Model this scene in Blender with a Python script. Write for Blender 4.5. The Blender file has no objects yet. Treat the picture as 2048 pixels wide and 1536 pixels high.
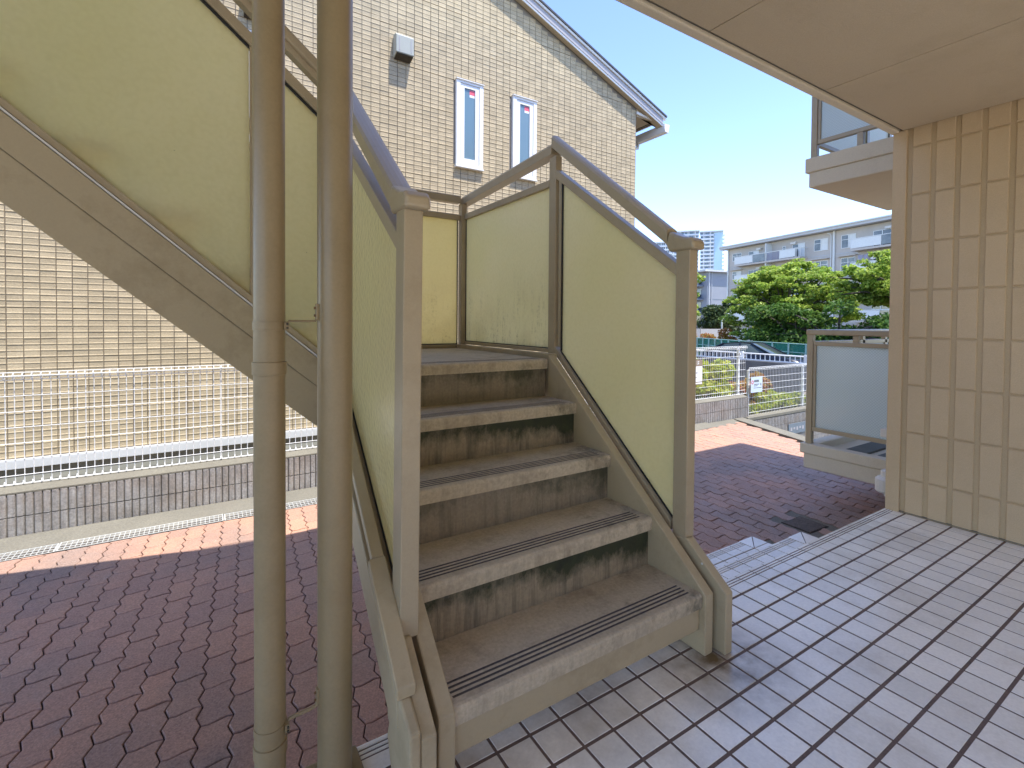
import bpy, bmesh, math, random
import numpy as np
from mathutils import Vector, Matrix
random.seed(4); np.random.seed(4)
SC = bpy.context.scene
COL = SC.collection

# ------------------------------------------------------------------ camera, sky, sun, exposure
cam_d = bpy.data.cameras.new('camera'); cam = bpy.data.objects.new('camera', cam_d); COL.objects.link(cam)
yaw, pitch, roll = (math.radians(a) for a in (57.87, 1.14, 0.42))
Fv = Vector((math.cos(yaw)*math.cos(pitch), math.sin(yaw)*math.cos(pitch), -math.sin(pitch)))
R0 = Vector((math.sin(yaw), -math.cos(yaw), 0)); U0 = R0.cross(Fv)
Rv = R0*math.cos(roll)+U0*math.sin(roll); Uv = -R0*math.sin(roll)+U0*math.cos(roll)
cam.matrix_world = Matrix(((Rv.x, Uv.x, -Fv.x, 0), (Rv.y, Uv.y, -Fv.y, 0), (Rv.z, Uv.z, -Fv.z, 1.15), (0, 0, 0, 1)))
cam_d.sensor_width = 36; cam_d.lens = 971.21/2048*36; cam_d.shift_y = -(768-660.85)/2048
cam_d.clip_start = 0.05; cam_d.clip_end = 3000
SC.camera = cam

SUN_DIR = Vector((-.45, 1, -3.0)).normalized()
el = math.asin(-SUN_DIR.z); az = math.atan2(-SUN_DIR.x, -SUN_DIR.y)
W = bpy.data.worlds.new('World'); SC.world = W; W.use_nodes = True
wn = W.node_tree; bg = wn.nodes['Background']
sky = wn.nodes.new('ShaderNodeTexSky'); sky.sky_type = 'NISHITA'; sky.sun_disc = False
sky.sun_elevation = el; sky.sun_rotation = az; sky.air_density = .82; sky.dust_density = .0; sky.ozone_density = 2.2
hs = wn.nodes.new('ShaderNodeHueSaturation'); hs.inputs['Saturation'].default_value = 1.03; hs.inputs['Hue'].default_value = .509; wn.links.new(sky.outputs[0], hs.inputs['Color']); wn.links.new(hs.outputs[0], bg.inputs[0]); bg.inputs[1].default_value = 0.138
sun_d = bpy.data.lights.new('sun', 'SUN'); sun = bpy.data.objects.new('sun', sun_d); COL.objects.link(sun)
sun_d.energy = 2.5; sun_d.angle = math.radians(.5); sun_d.color = (1, .95, .87)
sun.rotation_euler = (-SUN_DIR).to_track_quat('Z', 'Y').to_euler(); sun.location = (0, -5, 20)
vs = SC.view_settings; vs.view_transform = 'Standard'; vs.look = 'None'; vs.gamma = 1; vs.use_curve_mapping = False
vs.exposure = 1.85
SC.render.engine = 'CYCLES'; SC.cycles.use_denoising = True
SC.cycles.max_bounces = 14; SC.cycles.diffuse_bounces = 9; SC.cycles.transmission_bounces = 8; SC.cycles.transparent_max_bounces = 12
SC.cycles.caustics_reflective = False; SC.cycles.caustics_refractive = False

# ------------------------------------------------------------------ helpers
WO = {}          # world offset of every object's own origin

class MB:
    def __init__(s, T=None): s.v = []; s.f = []; s.m = []; s.T = T
    def add(s, vs_, fs, mi=0):
        b = len(s.v); s.v += [tuple(p) for p in vs_]
        for f in fs: s.f.append(tuple(b+i for i in f)); s.m.append(mi)
        return s
    def box(s, x0, x1, y0, y1, z0, z1, mi=0):
        return s.add([(x0,y0,z0),(x1,y0,z0),(x1,y1,z0),(x0,y1,z0),(x0,y0,z1),(x1,y0,z1),(x1,y1,z1),(x0,y1,z1)],
                     [(0,3,2,1),(4,5,6,7),(0,1,5,4),(1,2,6,5),(2,3,7,6),(3,0,4,7)], mi)
    def prism(s, poly, ax, a, b, mi=0, side_mi=None):
        n = len(poly)
        def P(p, t): return {'x': (t, p[0], p[1]), 'y': (p[0], t, p[1]), 'z': (p[0], p[1], t)}[ax]
        A = sum(poly[i][0]*poly[(i+1)%n][1]-poly[(i+1)%n][0]*poly[i][1] for i in range(n))
        if (A < 0) != (ax == 'y'): poly = poly[::-1]
        vs_ = [P(p, a) for p in poly]+[P(p, b) for p in poly]
        if b < a: vs_ = vs_[n:]+vs_[:n]
        s.add(vs_, [tuple(range(n))[::-1], tuple(range(n, 2*n))], mi)
        base = len(s.v)-2*n
        for i in range(n):
            j = (i+1) % n
            s.f.append((base+i, base+j, base+n+j, base+n+i)); s.m.append(mi if side_mi is None else side_mi[i])
        return s
    def tube(s, pts, r, n=12, mi=0, caps=True):
        pts = [Vector(p) for p in pts]; rings = []
        rr = r if isinstance(r, (list, tuple)) else [r]*len(pts)
        ref = None
        for i, p in enumerate(pts):
            t = (pts[min(i+1, len(pts)-1)]-pts[max(i-1, 0)]).normalized()
            if ref is None: ref = Vector((1, 0, 0)) if abs(t.x) < .8 else Vector((0, 1, 0))
            a = (ref-t*ref.dot(t)).normalized(); b = t.cross(a); ref = a
            rings.append([p+(a*math.cos(2*math.pi*k/n)+b*math.sin(2*math.pi*k/n))*rr[i] for k in range(n)])
        vs_ = [q for rg in rings for q in rg]; fs = []
        for i in range(len(pts)-1):
            for k in range(n):
                k2 = (k+1) % n; fs.append((i*n+k, i*n+k2, (i+1)*n+k2, (i+1)*n+k))
        if caps: fs += [tuple(range(n))[::-1], tuple(range((len(pts)-1)*n, len(pts)*n))]
        return s.add(vs_, fs, mi)
    def lathe(s, c, prof, n=20, mi=0):
        vs_ = []; fs = []
        for (r, z) in prof:
            for k in range(n): vs_.append((c[0]+r*math.cos(2*math.pi*k/n), c[1]+r*math.sin(2*math.pi*k/n), c[2]+z))
        for i in range(len(prof)-1):
            for k in range(n):
                k2 = (k+1) % n; fs.append((i*n+k, i*n+k2, (i+1)*n+k2, (i+1)*n+k))
        fs += [tuple(range(n))[::-1], tuple(range((len(prof)-1)*n, len(prof)*n))]
        return s.add(vs_, fs, mi)
    def mesh(s, name, mats, off=(0, 0, 0), fix=False, smooth=False):
        vv = [s.T(p) for p in s.v] if s.T else s.v
        me = bpy.data.meshes.new(name)
        me.from_pydata([(p[0]-off[0], p[1]-off[1], p[2]-off[2]) for p in vv], [], s.f)
        for m_ in (mats if isinstance(mats, (list, tuple)) else [mats]): me.materials.append(m_)
        if max(s.m, default=0): me.polygons.foreach_set('material_index', s.m)
        if fix:
            bm = bmesh.new(); bm.from_mesh(me); bmesh.ops.recalc_face_normals(bm, faces=bm.faces); bm.to_mesh(me); bm.free()
        if smooth: me.polygons.foreach_set('use_smooth', [True]*len(me.polygons))
        me.update(); return me
    def build(s, name, mats, parent=None, at=None, bevel=0, fix=False, smooth=False, seg=2):
        off = Vector(at) if at is not None else (WO[parent] if parent is not None else Vector((0, 0, 0)))
        me = s.mesh(name, mats, off, fix, smooth)
        return put(name, me, off, parent, bevel, seg)

def put(name, me, pos, parent=None, bevel=0, seg=2, rot=None):
    o = bpy.data.objects.new(name, me); COL.objects.link(o)
    pos = Vector(pos); WO[o] = pos.copy()
    if parent is not None: o.parent = parent; o.location = pos-WO[parent]
    else: o.location = pos
    if rot is not None: o.rotation_euler = rot
    if bevel:
        b = o.modifiers.new('edge', 'BEVEL'); b.width = bevel; b.segments = seg; b.limit_method = 'ANGLE'; b.angle_limit = math.radians(40)
    return o
def empty(name, pos):
    o = bpy.data.objects.new(name, None); COL.objects.link(o); o.location = pos; o.empty_display_size = .1
    WO[o] = Vector(pos); return o
def thing(name, pos, label, cat, group=None):
    o = empty(name, pos); o['label'] = label; o['category'] = cat
    if group: o['group'] = group
    return o
def tag(o, label, cat, group=None):
    o['label'] = label; o['category'] = cat
    if group: o['group'] = group
    return o
def struct(o): o['kind'] = 'structure'; return o
def stuff(o): o['kind'] = 'stuff'; return o
def smooth_by_angle(o, deg=35):
    me = o.data; me.polygons.foreach_set('use_smooth', [True]*len(me.polygons))
    bm = bmesh.new(); bm.from_mesh(me)
    for e in bm.edges:
        if len(e.link_faces) == 2 and e.calc_face_angle(0) > math.radians(deg): e.smooth = False
    bm.to_mesh(me); bm.free(); return o

# ------------------------------------------------------------------ materials
def lin(r, g, b):
    f = lambda c: (c/255/12.92 if c/255 <= .04045 else ((c/255+.055)/1.055)**2.4)
    return (f(r), f(g), f(b), 1)
class N:
    def __init__(s, name):
        s.m = bpy.data.materials.new(name); s.m.use_nodes = True; s.t = s.m.node_tree; s.p = s.t.nodes['Principled BSDF']; s.out = s.t.nodes['Material Output']
    def n(s, typ, **kw):
        nd = s.t.nodes.new('ShaderNode'+typ)
        for k, v in kw.items(): setattr(nd, k, v)
        return nd
    def l(s, a, b): s.t.links.new(a, b)
    def pos(s, scale=(1, 1, 1)):
        g = s.n('NewGeometry'); mp = s.n('Mapping'); mp.inputs['Scale'].default_value = scale; s.l(g.outputs['Position'], mp.inputs[0]); return mp.outputs[0]
    def noise(s, scale, vec=None, detail=4, rough=.6):
        nd = s.n('TexNoise'); nd.inputs['Scale'].default_value = scale; nd.inputs['Detail'].default_value = detail; nd.inputs['Roughness'].default_value = rough
        s.l(vec if vec is not None else s.pos(), nd.inputs['Vector']); return nd.outputs[0]
    def ramp(s, fac, a, b, lo=0., hi=1.):
        r = s.n('MapRange'); r.inputs[1].default_value = a; r.inputs[2].default_value = b; r.inputs[3].default_value = lo; r.inputs[4].default_value = hi
        s.l(fac, r.inputs[0]); return r.outputs[0]
    def mix(s, fac, c1, c2, mode='MIX'):
        nd = s.n('Mix', data_type='RGBA', blend_type=mode)
        for v, k in ((fac, 0), (c1, 6), (c2, 7)):
            if hasattr(v, 'links'): s.l(v, nd.inputs[k])
            else: nd.inputs[k].default_value = v
        return nd.outputs[2]
    def math(s, op, a, b=0.):
        nd = s.n('Math', operation=op)
        for v, k in ((a, 0), (b, 1)):
            if hasattr(v, 'links'): s.l(v, nd.inputs[k])
            else: nd.inputs[k].default_value = v
        return nd.outputs[0]
    def bump(s, h, strength=.3, dist=.01):
        b = s.n('Bump'); b.inputs['Strength'].default_value = strength; b.inputs['Distance'].default_value = dist; s.l(h, b.inputs['Height']); return b.outputs[0]
    def rnd(s):
        oi = s.n('ObjectInfo'); g = s.n('NewGeometry'); return s.math('FRACT', s.math('ADD', oi.outputs['Random'], g.outputs['Random Per Island']))

def gray(k): return (k, k, k, 1)
def surface(name, c, rough=.6, var=.15, scale=3., fine=60., fine_amt=.08, bump=.15, bdist=.003, bscale=None, rnd=0., spec=.5, metal=0., dirt=None, dirt_amt=0., dirt_scale=2.):
    """painted / cement / stone surface with broad and fine unevenness, optional per-piece variation and blotchy dirt"""
    m = N(name); v = m.ramp(m.noise(scale), .25, .75, 1-var, 1+var); f = m.ramp(m.noise(fine, detail=2), .3, .7, 1-fine_amt, 1+fine_amt)
    k = m.math('MULTIPLY', v, f)
    if rnd: k = m.math('MULTIPLY', k, m.ramp(m.rnd(), 0, 1, 1-rnd, 1+rnd))
    col = m.mix(1., c, m.n('CombineColor').outputs[0], 'MULTIPLY')
    cc = m.t.nodes[-2] if False else None
    comb = [x for x in m.t.nodes if x.type == 'COMBINE_COLOR'][0]
    for i in range(3): m.l(k, comb.inputs[i])
    if dirt is not None:
        d = m.math('MULTIPLY', m.ramp(m.noise(dirt_scale, detail=7, rough=.7), .5, .72), dirt_amt); col = m.mix(d, col, dirt)
    m.l(col, m.p.inputs['Base Color'])
    m.p.inputs['Roughness'].default_value = rough; m.p.inputs['Metallic'].default_value = metal
    m.p.inputs['Specular IOR Level'].default_value = spec
    if bump:
        m.l(m.bump(m.noise(bscale or fine, detail=3), bump, bdist), m.p.inputs['Normal'])
    return m.m

M = {}
M['cream'] = surface('cream_paint', (.43, .35, .22, 1), .42, .05, 1.5, 140, .02, .06, .002, spec=.4, dirt=(.24, .18, .095, 1), dirt_amt=.5, dirt_scale=6)
M['rail'] = surface('satin_rail', (.40, .325, .21, 1), .33, .05, 2, 200, .03, .04, .001, spec=.5, dirt=(.25, .185, .105, 1), dirt_amt=.35, dirt_scale=7)
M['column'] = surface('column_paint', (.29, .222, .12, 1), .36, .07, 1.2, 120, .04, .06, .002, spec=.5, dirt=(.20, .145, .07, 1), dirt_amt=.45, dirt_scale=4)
M['wallpaint'] = surface('stipple_paint', (.54, .415, .265, 1), .62, .06, 1.3, 260, .07, .6, .003, bscale=150, spec=.3, rnd=.03, dirt=(.40, .29, .16, 1), dirt_amt=.25, dirt_scale=1.7)
M['groove'] = surface('groove_paint', (.49, .375, .23, 1), .62, .06, 1.3, 260, .07, .6, .003, bscale=170, spec=.3)
M['ceil'] = surface('ceiling_render', (.50, .42, .30, 1), .8, .05, 1., 240, .07, .6, .003, bscale=120, spec=.2, dirt=(.33, .265, .17, 1), dirt_amt=.4, dirt_scale=1.3)
M['balcony'] = surface('balcony_render', (.66, .59, .46, 1), .75, .05, 1., 180, .06, .35, .003, spec=.2, dirt=(.35, .29, .2, 1), dirt_amt=.25)
M['tile'] = surface('glazed_tile', (.88, .85, .77, 1), .24, .06, 2.5, 90, .05, .10, .0015, bscale=60, rnd=.07, spec=.5, dirt=(.45, .38, .27, 1), dirt_amt=.45, dirt_scale=2.2)
M['grout'] = surface('grout', (.15, .105, .085, 1), .85, .2, 4, 120, .15, .4, .003)
M['darkgrip'] = surface('grip_dirt', (.10, .088, .085, 1), .8, .2, 9, 120, .2, .3, .003)
M['joint'] = surface('sand_joint', (.05, .034, .03, 1), .95, .25, 3, 90, .2, .4, .004, dirt=(.17, .135, .085, 1), dirt_amt=.8, dirt_scale=3)
M['mortar'] = surface('mortar', (.17, .158, .125, 1), .9, .14, 3, 80, .16, .6, .006, dirt=(.17, .15, .12, 1), dirt_amt=.6)
M['slab'] = surface('site_concrete', (.115, .118, .10, 1), .9, .12, 1.5, 70, .12, .5, .005, dirt=(.2, .19, .16, 1), dirt_amt=.5)
M['siding'] = surface('siding_face', (.465, .38, .25, 1), .7, .09, 6, 90, .10, .5, .004, bscale=70, rnd=.11, spec=.25, dirt=(.33, .27, .18, 1), dirt_amt=.3, dirt_scale=.7)
M['sidegap'] = surface('siding_joint', (.235, .205, .17, 1), .85, .08, 3, 80, .08, 0)
M['white'] = surface('white_coat', (.78, .78, .77, 1), .4, .03, 2, 90, .02, 0, spec=.5)
M['offwhite'] = surface('offwhite_trim', (.66, .64, .60, 1), .45, .05, 3, 90, .03, 0)
M['fascia'] = surface('fascia_paint', (.36, .345, .36, 1), .5, .05, 3, 90, .03, 0)
M['darkroof'] = surface('roof_sheet', (.06, .06, .065, 1), .5, .1, 3, 60, .1, .1)
M['hood'] = surface('hood_paint', (.36, .37, .325, 1), .45, .05, 6, 90, .03, 0)
M['sooty'] = surface('sooty_mesh', (.05, .042, .03, 1), .9, .4, 18, 120, .3, .4)
M['soffit'] = surface('soffit_board', (.42, .35, .25, 1), .7, .06, 3, 90, .05, .1)
M['steel'] = surface('galvanised', (.62, .62, .58, 1), .45, .12, 8, 90, .06, .1, spec=.5, metal=.1)
M['void'] = surface('drain_void', (.02, .02, .018, 1), .9, .3, 5, 50, .2, 0)
M['gray_plastic'] = surface('meter_coat', (.62, .60, .55, 1), .45, .06, 6, 90, .04, .05)
M['rust'] = surface('rusty_brass', (.22, .13, .06, 1), .55, .3, 20, 90, .2, .3, metal=.4)
M['asphalt'] = surface('asphalt', (.055, .055, .058, 1), .9, .15, .6, 60, .2, .5, .006)
M['earth'] = surface('earth', (.16, .13, .09, 1), .95, .25, 1.2, 30, .25, .5, .02)
M['retain'] = surface('retaining_concrete', (.17, .165, .16, 1), .9, .25, .7, 20, .15, .4, .01, dirt=(.06, .06, .055, 1), dirt_amt=.7, dirt_scale=1.)
M['danchi'] = surface('danchi_wall', (.52, .48, .43, 1), .8, .06, .3, 8, .04, 0, dirt=(.36, .33, .29, 1), dirt_amt=.35, dirt_scale=.35)
M['danchi2'] = surface('danchi_gable', (.27, .29, .33, 1), .8, .06, .25, 6, .05, 0, dirt=(.36, .37, .39, 1), dirt_amt=.4, dirt_scale=.3)
M['danchiroof'] = surface('danchi_roof', (.52, .53, .54, 1), .7, .06, .3, 6, .04, 0)
M['bpanel'] = surface('balcony_panel', (.70, .72, .70, 1), .5, .04, .5, 6, .03, 0)
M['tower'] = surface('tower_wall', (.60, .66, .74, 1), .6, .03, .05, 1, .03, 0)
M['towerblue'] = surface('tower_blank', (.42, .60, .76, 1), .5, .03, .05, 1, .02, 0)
M['net'] = surface('net_post', (.30, .46, .40, 1), .5, .06, 2, 30, .04, 0)
M['bark'] = surface('bark', (.075, .06, .048, 1), .9, .25, 3, 20, .25, .6, .02)
M['brown'] = surface('sign_brown', (.27, .20, .14, 1), .5, .04, 3, 40, .03, 0)
M['paper'] = surface('sign_white', (.80, .81, .82, 1), .4, .02, 3, 40, .02, 0)
M['bluewhite'] = surface('sign_bluewhite', (.56, .64, .76, 1), .4, .03, 3, 40, .02, 0)
M['ink'] = surface('sign_ink', (.10, .10, .11, 1), .6, .1, 3, 40, .05, 0)
M['red'] = surface('sign_red', (.62, .06, .07, 1), .5, .05, 3, 40, .03, 0)
M['sticker'] = surface('sticker_red', (.78, .12, .17, 1), .5, .03, 3, 40, .03, 0)
M['plate'] = surface('gray_plate', (.15, .18, .21, 1), .5, .08, 8, 40, .06, .1)
M['lid'] = surface('lid_iron', (.13, .11, .095, 1), .85, .25, 12, 60, .2, .3, spec=.15)
M['plinth'] = surface('plinth_mortar', (.34, .29, .22, 1), .9, .1, 2, 60, .1, .2)
M['bounce'] = surface('bounce_paving', (.62, .55, .44, 1), .8, .08, 1., 60, .08, .2)  # pale warm colour of the added ground that reflects sun into the porch
M['rubber'] = surface('black_rubber', (.018, .018, .018, 1), .6, .1, 5, 40, .05, 0)
M['carpaint'] = surface('dark_carpaint', (.012, .015, .024, 1), .25, .03, 1, 40, .02, 0, spec=.35)
M['chrome'] = surface('bright_metal', (.6, .6, .62, 1), .2, .03, 3, 40, .02, 0, metal=.9)
M['cloth_dark'] = surface('navy_cloth', (.03, .04, .09, 1), .9, .2, 3, 40, .1, 0)
M['cloth_gray'] = surface('gray_cloth', (.30, .30, .38, 1), .9, .2, 3, 40, .1, 0)

def stain_tile(mat):
    t = mat.node_tree; p = t.nodes['Principled BSDF']; src = p.inputs['Base Color'].links[0].from_socket
    g = t.nodes.new('ShaderNodeNewGeometry'); acc = None
    def mth(op, a, b=0.):
        nd = t.nodes.new('ShaderNodeMath'); nd.operation = op
        for v, k in ((a, 0), (b, 1)):
            if hasattr(v, 'links'): t.links.new(v, nd.inputs[k])
            else: nd.inputs[k].default_value = v
        return nd.outputs[0]
    for (x, y, r, k) in ((1.47, 1.0, .30, 1.), (1.52, 1.04, .16, 1.), (.95, 1.12, .34, .45), (.55, 1.0, .22, .5)):
        d = t.nodes.new('ShaderNodeVectorMath'); d.operation = 'DISTANCE'; t.links.new(g.outputs['Position'], d.inputs[0]); d.inputs[1].default_value = (x, y, 0)
        mr = t.nodes.new('ShaderNodeMapRange'); mr.inputs[1].default_value = r*.1; mr.inputs[2].default_value = r; mr.inputs[3].default_value = k; mr.inputs[4].default_value = 0; t.links.new(d.outputs['Value'], mr.inputs[0])
        acc = mr.outputs[0] if acc is None else mth('MAXIMUM', acc, mr.outputs[0])
    n = t.nodes.new('ShaderNodeTexNoise'); n.inputs['Scale'].default_value = 14; n.inputs['Detail'].default_value = 6; t.links.new(g.outputs['Position'], n.inputs['Vector'])
    nr = t.nodes.new('ShaderNodeMapRange'); nr.inputs[1].default_value = .3; nr.inputs[2].default_value = .65; nr.inputs[3].default_value = .35; nr.inputs[4].default_value = 1; t.links.new(n.outputs[0], nr.inputs[0])
    mx = t.nodes.new('ShaderNodeMix'); mx.data_type = 'RGBA'; t.links.new(mth('MULTIPLY', acc, nr.outputs[0]), mx.inputs[0]); t.links.new(src, mx.inputs[6]); mx.inputs[7].default_value = (.16, .11, .055, 1)
    t.links.new(mx.outputs[2], p.inputs['Base Color'])
stain_tile(M['tile'])
def block_mat():
    m = N('split_block'); v = m.ramp(m.noise(2.2, detail=3), .3, .7, .8, 1.15); f = m.ramp(m.noise(75, detail=3), .3, .7, .78, 1.2)
    st = m.ramp(m.noise(1., m.pos((26, 26, 3)), 5, .65), .35, .7, 1.06, .66)
    k = m.math('MULTIPLY', m.math('MULTIPLY', v, f), st)
    c = m.mix(m.ramp(m.noise(5.), .4, .65), (.35, .335, .32, 1), (.30, .265, .235, 1)); cc = m.n('CombineColor')
    for i in range(3): m.l(k, cc.inputs[i])
    m.l(m.mix(1., c, cc.outputs[0], 'MULTIPLY'), m.p.inputs['Base Color']); m.p.inputs['Roughness'].default_value = .92
    m.l(m.bump(m.noise(95, detail=4), .6, .006), m.p.inputs['Normal']); return m.m
M['block'] = block_mat()

def paver_mat():
    m = N('paver'); r = m.rnd()
    c = m.mix(m.ramp(r, .1, .9), (.45, .245, .165, 1), (.375, .215, .155, 1))
    c = m.mix(m.math('MULTIPLY', m.ramp(m.noise(.9, detail=4), .47, .66), .7), c, (.23, .18, .155, 1))
    c = m.mix(m.math('MULTIPLY', m.ramp(m.noise(2.6, detail=6, rough=.7), .60, .74), .55), c, (.31, .23, .195, 1))
    f = m.ramp(m.noise(130, detail=3), .3, .7, .72, 1.3); cc = m.n('CombineColor')
    for i in range(3): m.l(f, cc.inputs[i])
    c = m.mix(1., c, cc.outputs[0], 'MULTIPLY')
    sp = m.n('TexVoronoi'); sp.inputs['Scale'].default_value = 60; m.l(m.pos(), sp.inputs['Vector'])
    c = m.mix(m.math('MULTIPLY', m.ramp(sp.outputs['Distance'], .16, .1), m.ramp(m.noise(9.), .52, .6, 0, .5)), c, (.6, .5, .45, 1))
    m.l(c, m.p.inputs['Base Color']); m.l(m.ramp(m.noise(8.), .3, .7, .55, .8), m.p.inputs['Roughness'])
    m.l(m.bump(m.noise(140, detail=3), .55, .004), m.p.inputs['Normal']); return m.m
M['paver'] = paver_mat()

def tread_mat(name, c, moss, streak, under=.0):
    """worn precast steps: greasy dirt, rain streaks on the upright faces, moss growing in from the right hand wall"""
    m = N(name); g = m.n('NewGeometry'); sx = m.n('SeparateXYZ'); m.l(g.outputs['Position'], sx.inputs[0]); nz = m.n('SeparateXYZ'); m.l(g.outputs['Normal'], nz.inputs[0])
    k = m.math('MULTIPLY', m.ramp(m.noise(2.5), .3, .7, .86, 1.12), m.ramp(m.noise(90, detail=3), .3, .7, .87, 1.12)); cc = m.n('CombineColor')
    for i in range(3): m.l(k, cc.inputs[i])
    col = m.mix(1., c, cc.outputs[0], 'MULTIPLY')
    blot = m.ramp(m.noise(5., detail=8, rough=.74), .47, .70, 0, .62); col = m.mix(blot, col, (.17, .13, .085, 1))
    up = m.ramp(m.math('ABSOLUTE', nz.outputs[2]), .3, .7, 1, .12)
    st = m.math('MULTIPLY', m.ramp(m.noise(1., m.pos((30, 6, 2.2)), 6, .7), .47, .70), up)
    col = m.mix(m.math('MULTIPLY', st, streak), col, (.05, .046, .034, 1))
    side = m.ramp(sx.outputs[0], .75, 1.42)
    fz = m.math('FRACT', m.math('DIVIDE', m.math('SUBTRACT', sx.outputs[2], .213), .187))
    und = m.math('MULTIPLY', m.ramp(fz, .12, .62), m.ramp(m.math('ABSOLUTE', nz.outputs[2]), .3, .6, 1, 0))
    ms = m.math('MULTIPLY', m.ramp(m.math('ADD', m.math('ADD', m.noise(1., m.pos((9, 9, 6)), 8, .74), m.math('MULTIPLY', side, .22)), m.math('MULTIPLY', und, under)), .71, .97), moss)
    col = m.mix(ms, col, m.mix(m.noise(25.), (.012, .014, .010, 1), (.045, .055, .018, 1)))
    m.l(col, m.p.inputs['Base Color']); m.p.inputs['Roughness'].default_value = .72
    m.l(m.bump(m.noise(110, detail=4), .4, .004), m.p.inputs['Normal']); return m.m
M['tread'] = tread_mat('worn_tread', (.50, .42, .30, 1), .95, .28)
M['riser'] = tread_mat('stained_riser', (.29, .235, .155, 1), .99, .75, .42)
M['riserclean'] = tread_mat('dull_riser', (.26, .215, .15, 1), .8, .5, .22)

def glass_mat(name, col, dirty=0., zlo=0., zhi=1., cell=75., rough=.55, tl=.97, stain=(.13, .125, .05, 1)):
    """hammered obscured glass: scatters the light from behind, glossy dimpled face"""
    m = N(name); m.t.nodes.remove(m.p)
    vo = m.n('TexVoronoi', feature='SMOOTH_F1'); vo.inputs['Scale'].default_value = cell; m.l(m.pos(), vo.inputs['Vector'])
    nrm = m.bump(vo.outputs['Distance'], .32, .004)
    c = m.mix(m.ramp(m.noise(1.4), .3, .7), col, (col[0]*.95, col[1]*.96, col[2]*.88, 1)); c = m.mix(m.ramp(vo.outputs['Distance'], .3, .8, 0, .25), c, (col[0]*.84, col[1]*.84, col[2]*.72, 1))
    spk = m.ramp(m.noise(95., detail=2), .78, .82); c = m.mix(m.math('MULTIPLY', spk, .6), c, stain)
    if dirty:
        g = m.n('NewGeometry'); sx = m.n('SeparateXYZ'); m.l(g.outputs['Position'], sx.inputs[0])
        low = m.ramp(sx.outputs[2], zlo, zhi, 1, 0)
        s1 = m.math('MULTIPLY', m.ramp(m.noise(1., m.pos((24, 24, 4.0)), 7, .8), .50, .70), m.ramp(m.noise(75, detail=4), .42, .62, .0, 1))
        c = m.mix(m.math('MULTIPLY', m.math('MULTIPLY', s1, low), dirty), c, stain)
        s2 = m.ramp(m.noise(3.2, detail=6), .45, .6, 0, .45); c = m.mix(m.math('MULTIPLY', m.math('MULTIPLY', s2, low), dirty), c, (col[0]*.6, col[1]*.58, col[2]*.45, 1))
    tr = m.n('BsdfTranslucent'); m.l(c, tr.inputs[0]); m.l(nrm, tr.inputs['Normal'])
    rf = m.n('BsdfRefraction'); m.l(c, rf.inputs[0]); rf.inputs['Roughness'].default_value = rough; rf.inputs['IOR'].default_value = 1.08; m.l(nrm, rf.inputs['Normal'])
    df = m.n('BsdfDiffuse'); m.l(c, df.inputs[0]); m.l(nrm, df.inputs['Normal'])
    gl = m.n('BsdfGlossy'); gl.inputs['Roughness'].default_value = .16; m.l(nrm, gl.inputs['Normal'])
    a = m.n('MixShader'); a.inputs[0].default_value = tl; m.l(rf.outputs[0], a.inputs[1]); m.l(tr.outputs[0], a.inputs[2])
    a2 = m.n('MixShader'); a2.inputs[0].default_value = .22; m.l(a.outputs[0], a2.inputs[1]); m.l(df.outputs[0], a2.inputs[2])
    fr = m.n('Fresnel'); fr.inputs[0].default_value = 1.45; m.l(nrm, fr.inputs['Normal']); gb = m.n('NewGeometry')
    b = m.n('MixShader'); m.l(m.math('MULTIPLY', fr.outputs[0], m.math('SUBTRACT', 1., gb.outputs['Backfacing'])), b.inputs[0]); m.l(a2.outputs[0], b.inputs[1]); m.l(gl.outputs[0], b.inputs[2])
    m.l(b.outputs[0], m.out.inputs[0]); return m.m
YG = (.999, .945, .68, 1)
M['glass'] = glass_mat('obscured_yellow_glass', YG, .12, .2, 1.2)
M['glass_dirty'] = glass_mat('grimy_yellow_glass', YG, .75, .95, 1.5)
def wired_glass():
    m = N('wired_glass'); m.t.nodes.remove(m.p)
    g = m.n('NewGeometry'); sx = m.n('SeparateXYZ'); m.l(g.outputs['Position'], sx.inputs[0])
    h = m.math('ADD', sx.outputs[0], sx.outputs[1])
    lines = None
    for sgn in (1, -1):
        w = m.math('ADD', h, m.math('MULTIPLY', sx.outputs[2], sgn)); fr_ = m.math('FRACT', m.math('MULTIPLY', w, 44.))
        li = m.ramp(m.math('ABSOLUTE', m.math('SUBTRACT', fr_, .5)), .05, .09, 1, 0); lines = li if lines is None else m.math('MAXIMUM', lines, li)
    c = m.mix(m.math('MULTIPLY', lines, .34), (.93, .99, .95, 1), (.25, .30, .30, 1))
    nrm = m.bump(m.noise(120.), .3, .003)
    tr = m.n('BsdfTranslucent'); m.l(c, tr.inputs[0]); rf = m.n('BsdfRefraction'); m.l(c, rf.inputs[0]); rf.inputs['Roughness'].default_value = .22; rf.inputs['IOR'].default_value = 1.06; m.l(nrm, rf.inputs['Normal'])
    df = m.n('BsdfDiffuse'); m.l(c, df.inputs[0])
    a = m.n('MixShader'); a.inputs[0].default_value = .78; m.l(rf.outputs[0], a.inputs[1]); m.l(tr.outputs[0], a.inputs[2])
    a2 = m.n('MixShader'); a2.inputs[0].default_value = .36; m.l(a.outputs[0], a2.inputs[1]); m.l(df.outputs[0], a2.inputs[2])
    gl = m.n('BsdfGlossy'); gl.inputs['Roughness'].default_value = .12; b = m.n('MixShader'); b.inputs[0].default_value = .07
    m.l(a2.outputs[0], b.inputs[1]); m.l(gl.outputs[0], b.inputs[2]); m.l(b.outputs[0], m.out.inputs[0]); return m.m
M['wired'] = wired_glass()
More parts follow.
